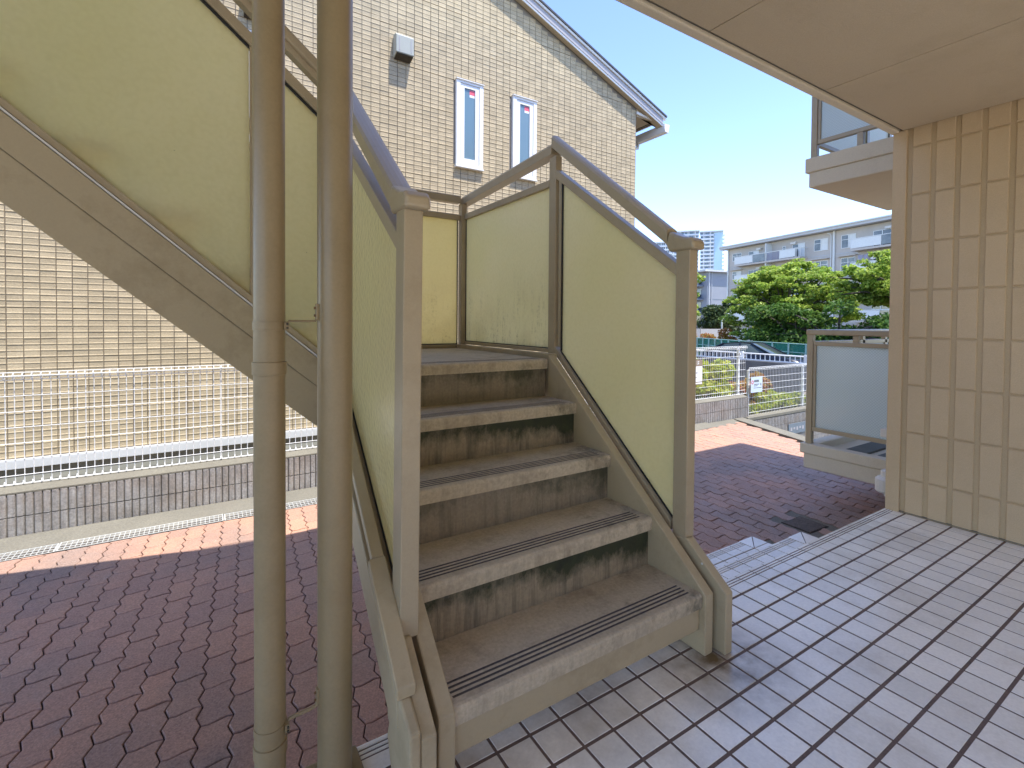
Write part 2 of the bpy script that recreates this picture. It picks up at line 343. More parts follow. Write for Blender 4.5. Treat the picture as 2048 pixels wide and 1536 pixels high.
def pane_mat(name, c, rough=.08, spec=.8, var=0.):
    m = N(name); col = m.mix(m.ramp(m.noise(.8), .35, .65, 0, var), c, (.5, .52, .5, 1)); m.l(col, m.p.inputs['Base Color'])
    m.p.inputs['Roughness'].default_value = rough; m.p.inputs['Specular IOR Level'].default_value = spec; return m.m
M['frostpane'] = pane_mat('frosted_pane', (.13, .22, .28, 1), .22, .7, .06)
M['darkpane'] = pane_mat('dark_pane', (.045, .055, .06, 1), .07, .9, .25)
M['carglass'] = pane_mat('car_glass', (.05, .065, .06, 1), .06, .6, 0.)
M['towerpane'] = pane_mat('tower_pane', (.10, .17, .26, 1), .2, .6, .3)

def leaf_mat(name, c1, c2, c3=None, tl=.45):
    m = N(name); g = m.n('NewGeometry'); r = g.outputs['Random Per Island']
    c = m.mix(r, c1, c2)
    if c3: c = m.mix(m.ramp(m.noise(1.3), .5, .6), c, c3)
    v = m.ramp(m.noise(1.1, detail=3), .3, .7, .75, 1.25); cc = m.n('CombineColor')
    for i in range(3): m.l(v, cc.inputs[i])
    c = m.mix(1., c, cc.outputs[0], 'MULTIPLY')
    m.l(c, m.p.inputs['Base Color']); m.p.inputs['Roughness'].default_value = .5; m.p.inputs['Specular IOR Level'].default_value = .25
    t = m.n('BsdfTranslucent'); m.l(c, t.inputs[0]); a = m.n('MixShader'); a.inputs[0].default_value = tl
    m.l(m.p.outputs[0], a.inputs[1]); m.l(t.outputs[0], a.inputs[2]); m.l(a.outputs[0], m.out.inputs[0]); return m.m
M['leaf_fresh'] = leaf_mat('fresh_leaves', (.16, .28, .03, 1), (.42, .50, .09, 1))
M['leaf_mid'] = leaf_mat('mid_leaves', (.05, .12, .022, 1), (.13, .22, .04, 1))
M['leaf_dark'] = leaf_mat('evergreen_leaves', (.03, .055, .02, 1), (.08, .11, .035, 1), tl=.25)
M['leaf_yellow'] = leaf_mat('shrub_leaves', (.27, .38, .04, 1), (.58, .56, .08, 1))
M['leaf_red'] = leaf_mat('reddish_leaves', (.35, .10, .05, 1), (.42, .34, .07, 1))
def net_mat():
    m = N('green_net'); g = m.n('NewGeometry'); sx = m.n('SeparateXYZ'); m.l(g.outputs['Position'], sx.inputs[0])
    m.m.node_tree.nodes.remove(m.p); d = m.n('BsdfDiffuse'); d.inputs[0].default_value = (.05, .22, .16, 1); t = m.n('BsdfTransparent'); a = m.n('MixShader')
    m.l(m.ramp(m.noise(6.), .3, .7, .55, .75), a.inputs[0]); m.l(t.outputs[0], a.inputs[1]); m.l(d.outputs[0], a.inputs[2]); m.l(a.outputs[0], m.out.inputs[0]); return m.m
M['netting'] = net_mat()

# ================================================================== SETTING: ground
ZG = -.45
o = MB().add([(-400, -400, -1.75), (900, -400, -1.75), (900, 900, -1.75), (-400, 900, -1.75)], [(0, 1, 2, 3)]).build('ground', M['earth']); struct(o)

# ---- interlocking wavy pavers
O2 = np.array((-.498, 2.995)); r1 = np.array((.1148, -.0007)); e2 = np.array((.0135, .2165)); e1 = r1-.5*e2
def paver_poly():
    def side(b): return -.019*(1-abs((b*4) % 2-1))
    def S(a, b): return O0+a*r1+b*e2
    O0 = np.zeros(2)
    L = [S(-.5, b)+np.array((side(b), 0)) for b in (0, .25, .5, .75, 1)]
    Rr = [S(.5, b-.0)+np.array((side(b), 0)) for b in (1, .75, .5, .25, 0)]
    top = [S(a, 1)+np.array((0, .0075*math.sin(a*2*math.pi)-.05*a*.1)) for a in (-.27, 0, .27)]
    bot = [S(a, 0)+np.array((0, .0075*math.sin(a*2*math.pi)-.05*a*.1)) for a in (.27, 0, -.27)]
    return np.array(L+top+Rr+bot)-e2/2
def inset(P, d):
    n = len(P); out = []
    for i in range(n):
        a, b, c = P[i-1], P[i], P[(i+1) % n]
        t1 = (b-a)/np.linalg.norm(b-a); t2 = (c-b)/np.linalg.norm(c-b)
        n1 = np.array((t1[1], -t1[0])); n2 = np.array((t2[1], -t2[0])); k = n1+n2; k = k/max(.5, np.dot(k, n1))
        out.append(b+k*d)
    return np.array(out)
PP = paver_poly()
def paver_mb(mb, c, dz=0., tilt=(0, 0), lim=None):
    A = inset(PP, .0026); B = inset(PP, .0056); n = len(A)
    def z(p, base): return base+dz+tilt[0]*p[0]+tilt[1]*p[1]
    vs_ = [(c[0]+p[0], c[1]+p[1], c[2]-.014) for p in A]+[(c[0]+p[0], c[1]+p[1], c[2]+z(p, -.003)) for p in A]+[(c[0]+p[0], c[1]+p[1], c[2]+z(p, 0)) for p in B]
    fs = [tuple(2*n+i for i in range(n))[::-1]]
    for i in range(n):
        j = (i+1) % n; fs += [(i, n+i, n+j, j), (n+i, 2*n+i, 2*n+j, n+j)]
    if lim: vs_ = [(p[0], min(max(p[1], lim[0]), lim[1]), p[2]) for p in vs_]
    mb.add(vs_, fs)
ground_p = MB().add([(-3, 1.2, ZG-.011), (5.95, 1.2, ZG-.011), (7.31, 4.7, ZG-.011), (7.31, 4.81, ZG-.011), (-3, 4.81, ZG-.011)], [(0, 1, 2, 3, 4)]).build('paved_ground', M['joint']); struct(ground_p)
def end_x(y): return 6.02+(y-1.5)*.40
pav = []
CAMP = np.array((0, 0, 1.15))
for i in range(-40, 90):
    for j in range(-60, 60):
        c = O2+i*e1+j*e2+e2/2
        x, y = c
        if x < -2.2 or y > 4.68 or y < 1.25: continue
        if x > end_x(y)-.05: continue
        if .92 < x < 3.07 and y < 1.83: continue
        if x < 2.6 and y > 4.54: continue
        if (abs(x-3.50) < .14 and abs(y-1.82) < .13) or (abs(x-4.02) < .14 and abs(y-2.0) < .13): continue
        d = c-CAMP[:2]; fwd = d@np.array((Fv.x, Fv.y)); rt = d@np.array((Rv.x, Rv.y))
        vis = fwd > .3 and abs(rt/fwd) < 1.08 and (1.6/fwd*971) < 905 and not (x > .5 and x < 1.5 and y < 3.1) and not (rt/fwd > -.34 and rt/fwd < .33 and y > 3.1 and x > .2 and x < 4)
        pav.append((0 if vis else 1, float(np.linalg.norm(d)), x, y))
pav.sort()
protos = []
for k in range(4):
    mb = MB(); paver_mb(mb, (0, 0, 0), 0, (random.uniform(-.02, .02), random.uniform(-.012, .012))); protos.append(mb.mesh('paver', M['paver']))
rest = MB(); nb = 0
for k, (v_, d_, x, y) in enumerate(pav):
    dz = random.uniform(-.0018, .0018)
    ylo = 1.899 if .80 < x < 3.12 else 1.318; yhi = 4.423 if x < 2.6 else 9
    if y-.12 < ylo or y+.12 > yhi: paver_mb(rest, (x, y, ZG), dz, (0, 0), (ylo, yhi)); continue
    if nb < 300: nb += 1; put('paver', protos[k % 4], (x, y, ZG+dz), ground_p)
    else: paver_mb(rest, (x, y, ZG), dz, (random.uniform(-.015, .015), random.uniform(-.01, .01)))
stuff(rest.build('pavers', M['paver'], ground_p))

# ---- porch floor of white tiles
PX, PY = .1055, .109; TX0, TY0 = 1.177, .875
struct(MB().box(-7, 12, -9.5, -3.01, -.45, -.03).build('bounce_ground', M['bounce']))  # added behind the camera, out of view, to bounce warm sunlight into the porch
porch = MB().box(-2.2, 3.6, -3.0, 1.305, -.45, -.0016).build('porch_floor', M['grout']); struct(porch)
def tile_mb(mb, x0, x1, y0, y1, z, ribs=0, ch=.0013, deep=.008):
    mb.add([(x0, y0, z-deep), (x1, y0, z-deep), (x1, y1, z-deep), (x0, y1, z-deep), (x0, y0, z-ch), (x1, y0, z-ch), (x1, y1, z-ch), (x0, y1, z-ch),
            (x0+ch, y0+ch, z), (x1-ch, y0+ch, z), (x1-ch, y1-ch, z), (x0+ch, y1-ch, z)],
           [(0, 1, 5, 4), (1, 2, 6, 5), (2, 3, 7, 6), (3, 0, 4, 7), (4, 5, 9, 8), (5, 6, 10, 9), (6, 7, 11, 10), (7, 4, 8, 11), (8, 9, 10, 11)])
def nosing_mb(mb, x0, x1, y0, y1, z):
    """tile with three grooves near its outer edge and a turned-down rounded nose"""
    pr = [(y0, z-.008), (y0, z-.0015), (y0+.0015, z)]
    g = y1-.052
    for k in range(3): pr += [(g, z), (g+.0015, z-.003), (g+.0055, z-.003), (g+.007, z)]; g += .0145
    pr += [(y1-.006, z), (y1-.0015, z-.002), (y1, z-.007), (y1, z-.055), (y1-.01, z-.055), (y1-.01, z-.008)]
    mi = [0]*len(pr)
    for k in range(3): mi[2+4*k+2] = 1
    n0 = len(pr); A = sum(pr[i][0]*pr[(i+1) % n0][1]-pr[(i+1) % n0][0]*pr[i][1] for i in range(n0))
    if A < 0:
        pr = pr[::-1]; mi2 = [0]*n0
        for i in range(n0): mi2[i] = mi[(n0-2-i) % n0]
        mi = mi2
    mb.prism(pr, 'x', x0, x1, 0, mi)
tl = []
for i in range(-31, 23):
    for j in range(-33, 4):
        x0 = TX0+i*PX+.0042; x1 = TX0+(i+1)*PX-.0042
        y1 = TY0+(j+1)*PY-.005; y0 = TY0+j*PY+.005
        if x0 > 3.55 or x1 < -2.15: continue
        x1 = min(x1, 3.575)
        if x1-x0 < .02: continue
        cx_, cy_ = (x0+x1)/2, (y0+y1)/2
        f_ = cx_*Fv.x+cy_*Fv.y; r_ = cx_*Rv.x+cy_*Rv.y
        vis = f_ > .2 and r_/f_ < 1.1 and r_/f_ > -.2 and 1.15/f_*971 < 915
        tl.append((0 if vis else 1, math.hypot(cx_, cy_), x0, x1, y0, y1, j == 3))
tl.sort()
full = MB(); tile_mb(full, -PX/2+.0042, PX/2-.0042, -PY/2+.005, PY/2-.005, 0); full = full.mesh('floor_tile', M['tile'])
nos = MB(); nosing_mb(nos, -PX/2+.003, PX/2-.003, -PY/2+.0055, PY/2-.0025, 0); nos = nos.mesh('nosing_tile', [M['tile'], M['darkgrip']])
rest = MB(); cnt = 0
for (v_, d_, x0, x1, y0, y1, ns) in tl:
    dz = random.uniform(-.0005, .0005); short = x1-x0 < PX-.01
    if ns:
        if short: m_ = MB(); nosing_mb(m_, x0, x1, y0, y1+.003, 0); m_.build('nosing_tile', [M['tile'], M['darkgrip']], porch)
        else: put('nosing_tile', nos, ((x0+x1)/2, (y0+y1)/2, dz), porch)
    elif cnt < 296 and not short:
        put('floor_tile', full, ((x0+x1)/2, (y0+y1)/2, dz), porch, rot=(random.uniform(-.002, .002), random.uniform(-.002, .002), 0)); cnt += 1
    elif cnt < 300 and v_ == 0: m_ = MB(); tile_mb(m_, x0, x1, y0, y1, 0); m_.build('floor_tile', M['tile'], porch); cnt += 1
    else: tile_mb(rest, x0, x1, y0, y1, dz)
stuff(rest.build('floor_tiles', M['tile'], porch))

# ---- two entrance steps below the porch
steps = MB().box(.86, 3.118, 1.306, 1.572, -.44, -.154).box(.86, 3.118, 1.5725, 1.889, -.44, -.304).build('entrance_steps', M['grout']); struct(steps)
for (yA, yB, z) in ((1.312, 1.577, -.15), (1.577, 1.895, -.30)):
    rows = [(yA+.004, yB-.112)]; 
    if yB-yA > .3: rows = [(yA+.004, yA+.106), (yA+.113, yB-.112)]
    for i in range(-3, 19):
        x0 = TX0+i*PX+.003; x1 = x0+PX-.006
        if x1 > 3.015: continue
        for (a, b) in rows: m_ = MB(); tile_mb(m_, x0, x1, a, b, z); put('step_tile', m_.mesh('step_tile', M['tile'], ((x0+x1)/2, a, z)), ((x0+x1)/2, a, z), steps)
        m_ = MB(); nosing_mb(m_, x0, x1, yB-.105, yB, z); put('nosing_tile', m_.mesh('nosing_tile', [M['tile'], M['darkgrip']], ((x0+x1)/2, yB, z)), ((x0+x1)/2, yB, z), steps)
    # return along the right end, mitred at the corner
    xe0 = 2.976; xe1 = 3.125
    m_ = MB(); tile_mb(m_, xe0, xe1, yA+.004, yB-.112, z); m_.build('end_tile', M['tile'], steps)
    for tri in ([(xe0, yB-.105), (xe1-.006, yB-.0), (xe0, yB)], [(xe0+.005, yB-.107), (xe1, yB-.107), (xe1, yB-.004)]):
        MB().prism(tri, 'z', z-.008, z).build('corner_tile', M['tile'], steps)

# ================================================================== APARTMENT HOUSE (ours): porch wall, ceiling, balconies, roof
WX = 3.57
house = thing('apartment_house', (4.5, 0, -.45), 'beige painted apartment house with tiled porch wall, flat porch ceiling and glazed balconies', 'apartment house')
pw = MB().box(WX+.012, WX+.22, -2.0, 1.30, -.006, 2.33).build('porch_wall', M['groove'], house)
cols_y = [1.312-.05]
# smooth margin at the outer corner, then columns of tall relief panels parted by rounded grooves
MB().box(WX-.003, WX+.05, 1.232, 1.303, -.004, 2.318).build('corner_strip', M['wallpaint'], house, bevel=.004)
relief = {}
y = 1.206; ci = 0
while y > -1.2:
    yb = y-.087
    for k in range(-1, 9):
        z0 = .2118+.2845*k+.0045; z1 = z0+.2845-.009
        z0 = max(z0, .004); z1 = min(z1, 2.316)
        key = round(z1-z0, 4)
        if key not in relief:
            h = z1-z0; b = .004; w = .087
            vs_ = [(.03, 0, 0), (.03, -w, 0), (.03, -w, h), (.03, 0, h), (b, 0, 0), (b, -w, 0), (b, -w, h), (b, 0, h), (0, -b, b), (0, -w+b, b), (0, -w+b, h-b), (0, -b, h-b)]
            fs = [(0, 1, 5, 4), (1, 2, 6, 5), (2, 3, 7, 6), (3, 0, 4, 7), (4, 5, 9, 8), (5, 6, 10, 9), (6, 7, 11, 10), (7, 4, 8, 11), (8, 9, 10, 11)]
            me = MB().add(vs_, fs).mesh('relief_panel', M['wallpaint'], fix=True)
            relief[key] = me
        put('relief_panel', relief[key], (WX+.004+random.uniform(-.0007, .0007), y, z0), pw)
    y -= .110; ci += 1
MB().box(WX+.002, WX+.02, -1.6, 1.232, .006, .010).build('wall_base_seal', M['mortar'], house)
# ceiling: three rendered boards with open joints, drip edge along the front
ceil = MB().box(-2.5, WX+.2, -2.0, 1.255, 2.335, 2.5).build('porch_ceiling', M['ceil'], house)
xs = [-2.2, -1.03, -.12, .79, 1.712, 2.629, 3.568]
for a, b in zip(xs[:-1], xs[1:]): MB().box(a+.0025, b-.0025, -2.0, 1.252, 2.316, 2.337).build('ceiling_board', M['ceil'], ceil, bevel=.002)
MB().box(-2.5, WX+.2, 1.272, 1.315, 2.310, 2.52).build('ceiling_edge', M['balcony'], ceil, bevel=.006)
MB().box(-2.5, WX+.2, 1.2525, 1.2715, 2.328, 2.4).build('drip_groove', M['mortar'], ceil)
MB().box(-7, 12, -9.8, -9.5, -.45, 5.2).build('sky_blocking_wall', M['wallpaint'], house)  # unseen wall added to keep blue skylight out of the porch's open back
# upper storey, facade to the right of the porch, unseen roof with its outline shaped to set the shadow edge on the paving
MB().box(-2.5, WX, 1.20, 1.30, 2.522, 3.62).box(-2.5, WX, 1.16, 1.34, 3.6205, 3.67).build('corridor_parapet', M['balcony'], house, bevel=.006)
MB().box(WX+.221, 6.25, 1.05, 1.285, -.44, 5.0).box(6.0, 6.25, -1.6, 1.049, -.44, 5.0).build('outer_wall', M['wallpaint'], house)
MB().box(-2.5, 6.0, -2.15, -2.0, 2.522, 5.0).build('rear_wall', M['wallpaint'], house)
MB().prism([(-3.2, 2.53), (1.5, 1.99), (6.84, 1.92), (6.84, -2.9), (-3.2, -2.9)], 'z', 5.07, 5.25).build('roof', M['balcony'], house)
def balcony(zb, zt, low):
    X0, X1, Y1 = 4.5, 6.1, 2.275
    b = MB()
    b.box(X0+.008, X1, 1.287, Y1-.008, zb, zb+.13)                       # lower band
    b.box(X0-.004, X0+.10, 1.287, Y1+.02, zb+.1305, zt).box(X0+.1005, X1, Y1-.09, Y1+.02, zb+.1305, zt)   # lip
    b.box(X0+.1002, X1, 1.287, Y1-.0902, zb+.1302, zb+.16)
    bo = b.build('balcony', M['balcony'], house, bevel=.008)
    if low:
        for k in range(3): MB().box(X0+.14+k*.0, X1-.2, 1.4+k*.24, 1.56+k*.24, zb+.161, zb+.178).build('deck_strip', M['slab'], bo)
    t = zt
    rp = MB().box(X0+.025, X0+.072, Y1-.062, Y1-.012, t, t+1.0)
    rp.build('corner_post', M['rail'], bo, bevel=.003)
    MB().box(X0+.02, X0+.078, 1.30, Y1-.004, t+.965, t+1.012).box(X0+.079, X1, Y1-.06, Y1-.004, t+.965, t+1.012).build('handrail', M['rail'], bo, bevel=.008)
    MB().box(X0+.03, X0+.068, 1.30, Y1-.0625, t+.872, t+.908).box(X0+.073, X1, Y1-.055, Y1-.017, t+.872, t+.908).build('upper_rail', M['rail'], bo, bevel=.003)
    MB().box(X0+.03, X0+.068, 1.30, Y1-.0625, t+.115, t+.150).box(X0+.073, X1, Y1-.055, Y1-.017, t+.115, t+.150).build('lower_rail', M['rail'], bo, bevel=.003)
    MB().box(X0+.032, X0+.066, 1.862, 1.905, t+.909, t+.964).build('stub_post', M['rail'], bo, bevel=.002)
    if not low: MB().box(X0+.032, X0+.066, 1.862, 1.905, t, t+.114).build('stub_post', M['rail'], bo, bevel=.002)
    MB().box(X0+.034, X0+.064, Y1-.085, Y1-.0635, t+.151, t+.871).build('side_bead', M['rail'], bo)
    for kx in (1.0, 1.5): MB().box(X0+kx, X0+kx+.045, Y1-.055, Y1-.017, t, t+.964).build('post', M['rail'], bo)
    MB().box(X0+.046, X0+.053, 1.31, Y1-.0855, t+.1505, t+.8715).build('glass_panel', M['wired'], bo)
    MB().box(X0+.08, X1, Y1-.04, Y1-.033, t+.1505, t+.8715).build('glass_panel', M['wired'], bo)
    return bo
balcony(-.137, .08, True); balcony(2.343, 2.60, False)

# ================================================================== OUTDOOR STAIRCASE
st = thing('outdoor_staircase', (1.0, 1.6, -.45), 'cream steel staircase with worn concrete treads and yellow obscured glass balustrades turning at a landing', 'staircase')
RZ, GO, Z1, Y1s = .187, .2275, .213, 1.047
XL, XR = .501, 1.4415
def tread_profile(y, z, depth, th=.049):
    """rounded nose, four anti-slip grooves; returns (y,z) outline and a groove flag per edge"""
    p = [(y+depth, z-.044), (y+depth, z)]
    gs = []
    for k in range(4):
        g = y+.088-k*.0165; gs.append(len(p)); p += [(g, z), (g-.0012, z-.0035), (g-.0065, z-.0035), (g-.0077, z)]
    p += [(y+.012, z), (y+.005, z-.0025), (y+.001, z-.008), (y, z-.015), (y+.003, z-th), (y+.03, z-th), (y+.03, z-.044)]
    mi = [0]*len(p)
    for g in gs: mi[g+1] = 1; mi[g] = 1
    return p, mi
def tread(y, z, depth, x0, x1, name='tread', flip=None):
    p, mi = tread_profile(y, z, depth); n0 = len(p)
    A = sum(p[i][0]*p[(i+1) % n0][1]-p[(i+1) % n0][0]*p[i][1] for i in range(n0))
    if A < 0:
        p = p[::-1]; mi = [mi[(n0-2-i) % n0] for i in range(n0)]
    mb = MB() if flip is None else MB(T=flip)
    if flip is None:
        # grooves stop short of both ends
        q = [pt for pt in p]
        sol = [(y+depth, z-.044), (y+depth, z), (y+.012, z), (y+.005, z-.0025), (y+.001, z-.008), (y, z-.015), (y+.003, z-.049), (y+.03, z-.049), (y+.03, z-.044)]
        mb.prism(sol, 'x', x0, x0+.012).prism(p, 'x', x0+.0122, x1-.0302, 0, mi).prism(sol, 'x', x1-.030, x1)
    else: mb.prism(p, 'x', x0, x1, 0, mi)
    return mb.build(name, [M['tread'], M['darkgrip']], st)
for k in range(4):
    tread(Y1s+k*GO, Z1+k*RZ, GO+.03, XL, XR)
    if k: MB().box(XL, XR, Y1s+k*GO+.020, Y1s+k*GO+.032, Z1+(k-1)*RZ+.001, Z1+k*RZ-.0495).build('riser', M['riser'] if k in (1, 3) else M['riserclean'], st)
MB().box(XL, XR, Y1s+4*GO+.020, Y1s+4*GO+.032, Z1+3*RZ+.001, Z1+4*RZ-.0495).build('riser', M['riserclean'], st)
MB().box(XL, XR, 1.060, 1.10, .082, .1635).build('apron', M['cream'], st, bevel=.004)
ZL = Z1+4*RZ; YL = Y1s+4*GO; YF = 3.05
tread(YL, ZL, .30, XL, XR, 'landing_nosing')
for a, b in ((YL+.304, 2.66), (2.664, YF)): MB().box(XL-.04, 1.462, a, b, ZL-.05, ZL-.001).build('landing_slab', M['tread'], st, bevel=.002)
MB().box(XL-.03, XR, YL+.035, YF, ZL-.18, ZL-.052).build('landing_frame', M['cream'], st)
# stringers of the lower flight
sl = .8385
def stringer(x0, x1, yf=1.036, zt=.211, yend=1.955):
    zt2 = zt+(yend-yf)*sl
    return MB().prism([(yf, .001), (yf, zt), (yend, zt2), (yend, zt2-.27), (1.152, .001)], 'x', x0, x1)
stringer(1.442, 1.484).build('stringer', M['cream'], st, bevel=.004)
stringer(.456, .500).build('stringer', M['cream'], st, bevel=.004)
MB().box(1.463, 1.5, 1.9565, YF+.03, .76, .985).build('landing_beam', M['cream'], st, bevel=.004)
MB().box(.46, 1.462, YF+.001, YF+.04, .76, .978).build('landing_beam', M['cream'], st, bevel=.004)
# short outer plates that carry the newels
pl = [(1.003, .001), (1.003, .213), (1.168, .346), (1.245, .333), (1.245, .10), (1.10, .001)]
MB().prism(pl, 'x', 1.507, 1.546).build('newel_plate', M['cream'], st, bevel=.004)
MB().prism(pl, 'x', .400, .438).build('newel_plate', M['cream'], st, bevel=.004)
for x, y, z in ((1.5055, 1.10, .28), (1.5055, 1.06, .10)): MB().tube([(x, y, z), (x+.003, y, z)], .004, 8).build('screw', M['steel'], st)
for (x, y, z) in ((.412, 1.2, .32), (.402, 1.15, .30)): MB().tube([(x-.004, y, z), (x, y, z)], .004, 8).build('screw', M['steel'], st)
# newels and corner posts
MB().box(1.509, 1.556, 1.174, 1.236, .334, 1.42).build('newel_post', M['rail'], st, bevel=.003)
MB().add([(.410, 1.176, .335), (.460, 1.176, .335), (.460, 1.240, .335), (.410, 1.240, .335), (.418, 1.176, 1.43), (.469, 1.176, 1.43), (.469, 1.236, 1.43), (.418, 1.236, 1.43)],
         [(0, 3, 2, 1), (4, 5, 6, 7), (0, 1, 5, 4), (1, 2, 6, 5), (2, 3, 7, 6), (3, 0, 4, 7)]).build('newel_post', M['rail'], st, bevel=.003)
for x0 in (1.497, .411):
    zt = 1.418 if x0 > 1 else 1.428
    # soft cap over the newel, drawn into the rail's slope
    pts = [(1.150, zt), (1.150, zt+.028), (1.166, zt+.044), (1.20, zt+.050), (1.232, zt+.064), (1.262, zt+.080), (1.278, zt+.030), (1.262, zt)]
    c = MB().prism(pts, 'x', x0, x0+.070).build('newel_cap', M['rail'], st, bevel=.010, seg=3)
MB().box(1.509, 1.548, 1.993, 2.050, ZL, 1.995).build('corner_post', M['rail'], st, bevel=.003)
MB().box(1.488, 1.530, 3.032, 3.082, ZL, 1.955).build('corner_post', M['rail'], st, bevel=.003)
MB().box(.43, .48, 1.972, 2.03, .74, 2.02).build('corner_post', M['rail'], st, bevel=.003)
def sloped(x0, x1, pA, pB, h, d=0):  # bar between two (y,z) top points, vertical height h
    return MB().prism([(pA[0], pA[1]), (pB[0], pB[1]), (pB[0], pB[1]-h), (pA[0], pA[1]-h)], 'x', x0, x1)
def hand_y(x0, x1, pA, pB, h):
    w = x1-x0; n = 7; mb = MB()
    sec = [(0, -h), (0, -.018), (.10, -.006), (.28, -.001), (.5, .001), (.72, -.001), (.9, -.006), (1, -.018), (1, -h)]
    A = [(x0+a*w, pA[0], pA[1]+b) for a, b in sec]; B = [(x0+a*w, pB[0], pB[1]+b) for a, b in sec]; k = len(sec)
    return mb.add(A+B, [tuple(range(k)), tuple(range(2*k-1, k-1, -1))]+[(i, k+i, k+(i+1) % k, (i+1) % k) for i in range(k)])
hand_y(1.499, 1.561, (1.272, 1.512), (2.02, 2.105), .064).build('handrail', M['rail'], st, fix=True)
hand_y(.418, .482, (1.268, 1.505), (2.02, 2.12), .064).build('handrail', M['rail'], st, fix=True)
hand_y(1.499, 1.561, (2.0215, 2.066), (3.085, 2.008), .058).build('handrail', M['rail'], st, fix=True)
for (x0, x1, pane) in ((1.509, 1.549, (1.525, 1.531)), (.422, .462, (.438, .444))):
    sloped(x0, x1, (1.2365, 1.374), (1.992, 1.923), .048).build('top_rail', M['rail'], st, bevel=.003)
    sloped(x0, x1, (1.246, .384), (1.992, 1.020), .036).build('bottom_channel', M['rail'], st, bevel=.002)
    MB().box(x0+.008, x1-.006, 1.955, 1.9765, 1.018, 1.868).build('side_channel', M['rail'], st)
    MB().prism([(1.2365, .392), (1.2365, 1.33), (1.957, 1.854), (1.957, 1.0)], 'x', pane[0], pane[1]).build('glass_panel', M['glass'], st)
    MB().prism([(1.2375, .385), (1.2375, .3915), (1.9545, 1.0), (1.9545, .9935)], 'x', pane[0]-.0045, pane[1]+.0045).build('gasket', M['rubber'], st)
    MB().box(pane[0]-.006, pane[1]+.006, 1.947, 1.9548, 1.0, 1.852).build('gasket', M['rubber'], st)
for ya, yb in ((2.051, 2.0555), (3.0265, 3.0305)): MB().box(1.520, 1.534, ya, yb, 1.0065, 1.845).build('gasket', M['rubber'], st)
MB().box(1.520, 1.534, 2.056, 3.026, 1.0005, 1.0105).build('gasket', M['rubber'], st)
MB().box(1.4682, 1.474, 3.058, 3.072, .985, 1.841).build('gasket', M['rubber'], st)
MB().box(.46, 1.468, 3.059, 3.071, .9842, .9905).build('gasket', M['rubber'], st)
# landing balustrade: side and end
MB().box(1.509, 1.545, 2.0505, 3.031, 1.846, 1.884).build('top_rail', M['rail'], st, bevel=.003)
MB().box(1.509, 1.545, 2.0505, 3.031, .9855, 1.006).build('bottom_channel', M['rail'], st, bevel=.002)
MB().box(1.524, 1.530, 2.056, 3.026, 1.0062, 1.8455).build('glass_panel', M['glass_dirty'], st)
MB().box(.45, 1.4875, 3.036, 3.096, 1.957, 2.008).build('handrail', M['rail'], st, bevel=.008)
MB().box(.45, 1.4875, 3.048, 3.082, 1.842, 1.876).build('top_rail', M['rail'], st, bevel=.003)
MB().box(.45, 1.4875, 3.046, 3.084, .968, .984).build('bottom_channel', M['rail'], st, bevel=.002)
MB().box(.46, 1.468, 3.062, 3.068, .9845, 1.8415).build('glass_panel', M['glass_dirty'], st)
# outer skin of the left stringer and its foot
MB().prism([(1.075, .262), (1.955, 1.02), (1.955, .86), (1.13, .19), (1.075, .20)], 'x', .368, .398).build('side_skin', M['cream'], st, bevel=.004)
MB().prism([(1.0, .001), (1.0, .235), (1.07, .275), (1.135, .20), (1.16, .13), (1.10, .001)], 'x', .3715, .399).build('foot_cover', M['cream'], st, bevel=.006)
MB().prism([(1.066, .300), (1.3, .505), (1.3, .478), (1.066, .272)], 'x', .364, .412).build('channel_end', M['cream'], st, bevel=.004)
MB().prism([(1.3005, .505), (1.955, 1.07), (1.955, 1.044), (1.3005, .478)], 'x', .374, .408).build('channel_cover', M['cream'], st, bevel=.003)
# upper flight, climbing to the left along the house
def ux(z): return z
U0x = .455
uz = lambda x: ZL+RZ*0+(U0x-x)*.822
ns_ = [(.452, .657+.0), (.452, .985), (-1.50, .985+1.952*.866), (-1.50, .657+1.952*.866)]
def UP(x, off): return .741+(.355-x)*.866+off
def upoly(o0, o1, xa=.455, xb=-1.5): return [(xa, UP(xa, o0)), (xb, UP(xb, o0)), (xb, UP(xb, o1)), (xa, UP(xa, o1))]
MB().prism(upoly(0, .150), 'y', 1.959, 1.9715).build('stringer_lower', M['cream'], st)
MB().prism(upoly(.153, .262), 'y', 1.955, 1.9712).build('stringer_upper', M['cream'], st, bevel=.002)
MB().prism(upoly(.0, .26), 'y', 1.972, 1.998).build('stringer', M['cream'], st)
MB().prism(upoly(.264, .272), 'y', 1.951, 1.985).build('stringer_lip', M['offwhite'], st)
MB().prism(upoly(.2745, .300), 'y', 1.958, 1.995).build('bottom_channel', M['rail'], st)
MB().prism(upoly(0, .27), 'y', 3.05, 3.09).build('stringer', M['cream'], st)
def ubar(o_top, h, y0, y1): return MB().prism([(.43, UT(.43)+o_top), (-1.5, UT(-1.5)+o_top), (-1.5, UT(-1.5)+o_top-h), (.43, UT(.43)+o_top-h)], 'y', y0, y1)
def UT(x): return 1.981+(.353-x)*.822
ubar(0, .046, 1.958, 1.998).build('top_rail', M['rail'], st, bevel=.003)
ubar(.150, .052, 1.948, 2.008).build('handrail', M['rail'], st, bevel=.010)
ubar(.0975, .030, 1.958, 1.998).build('handrail_web', M['rail'], st, bevel=.002)
ubar(.02, .046, 3.055, 3.09).build('top_rail', M['rail'], st); ubar(.15, .07, 3.045, 3.10).build('handrail', M['rail'], st)
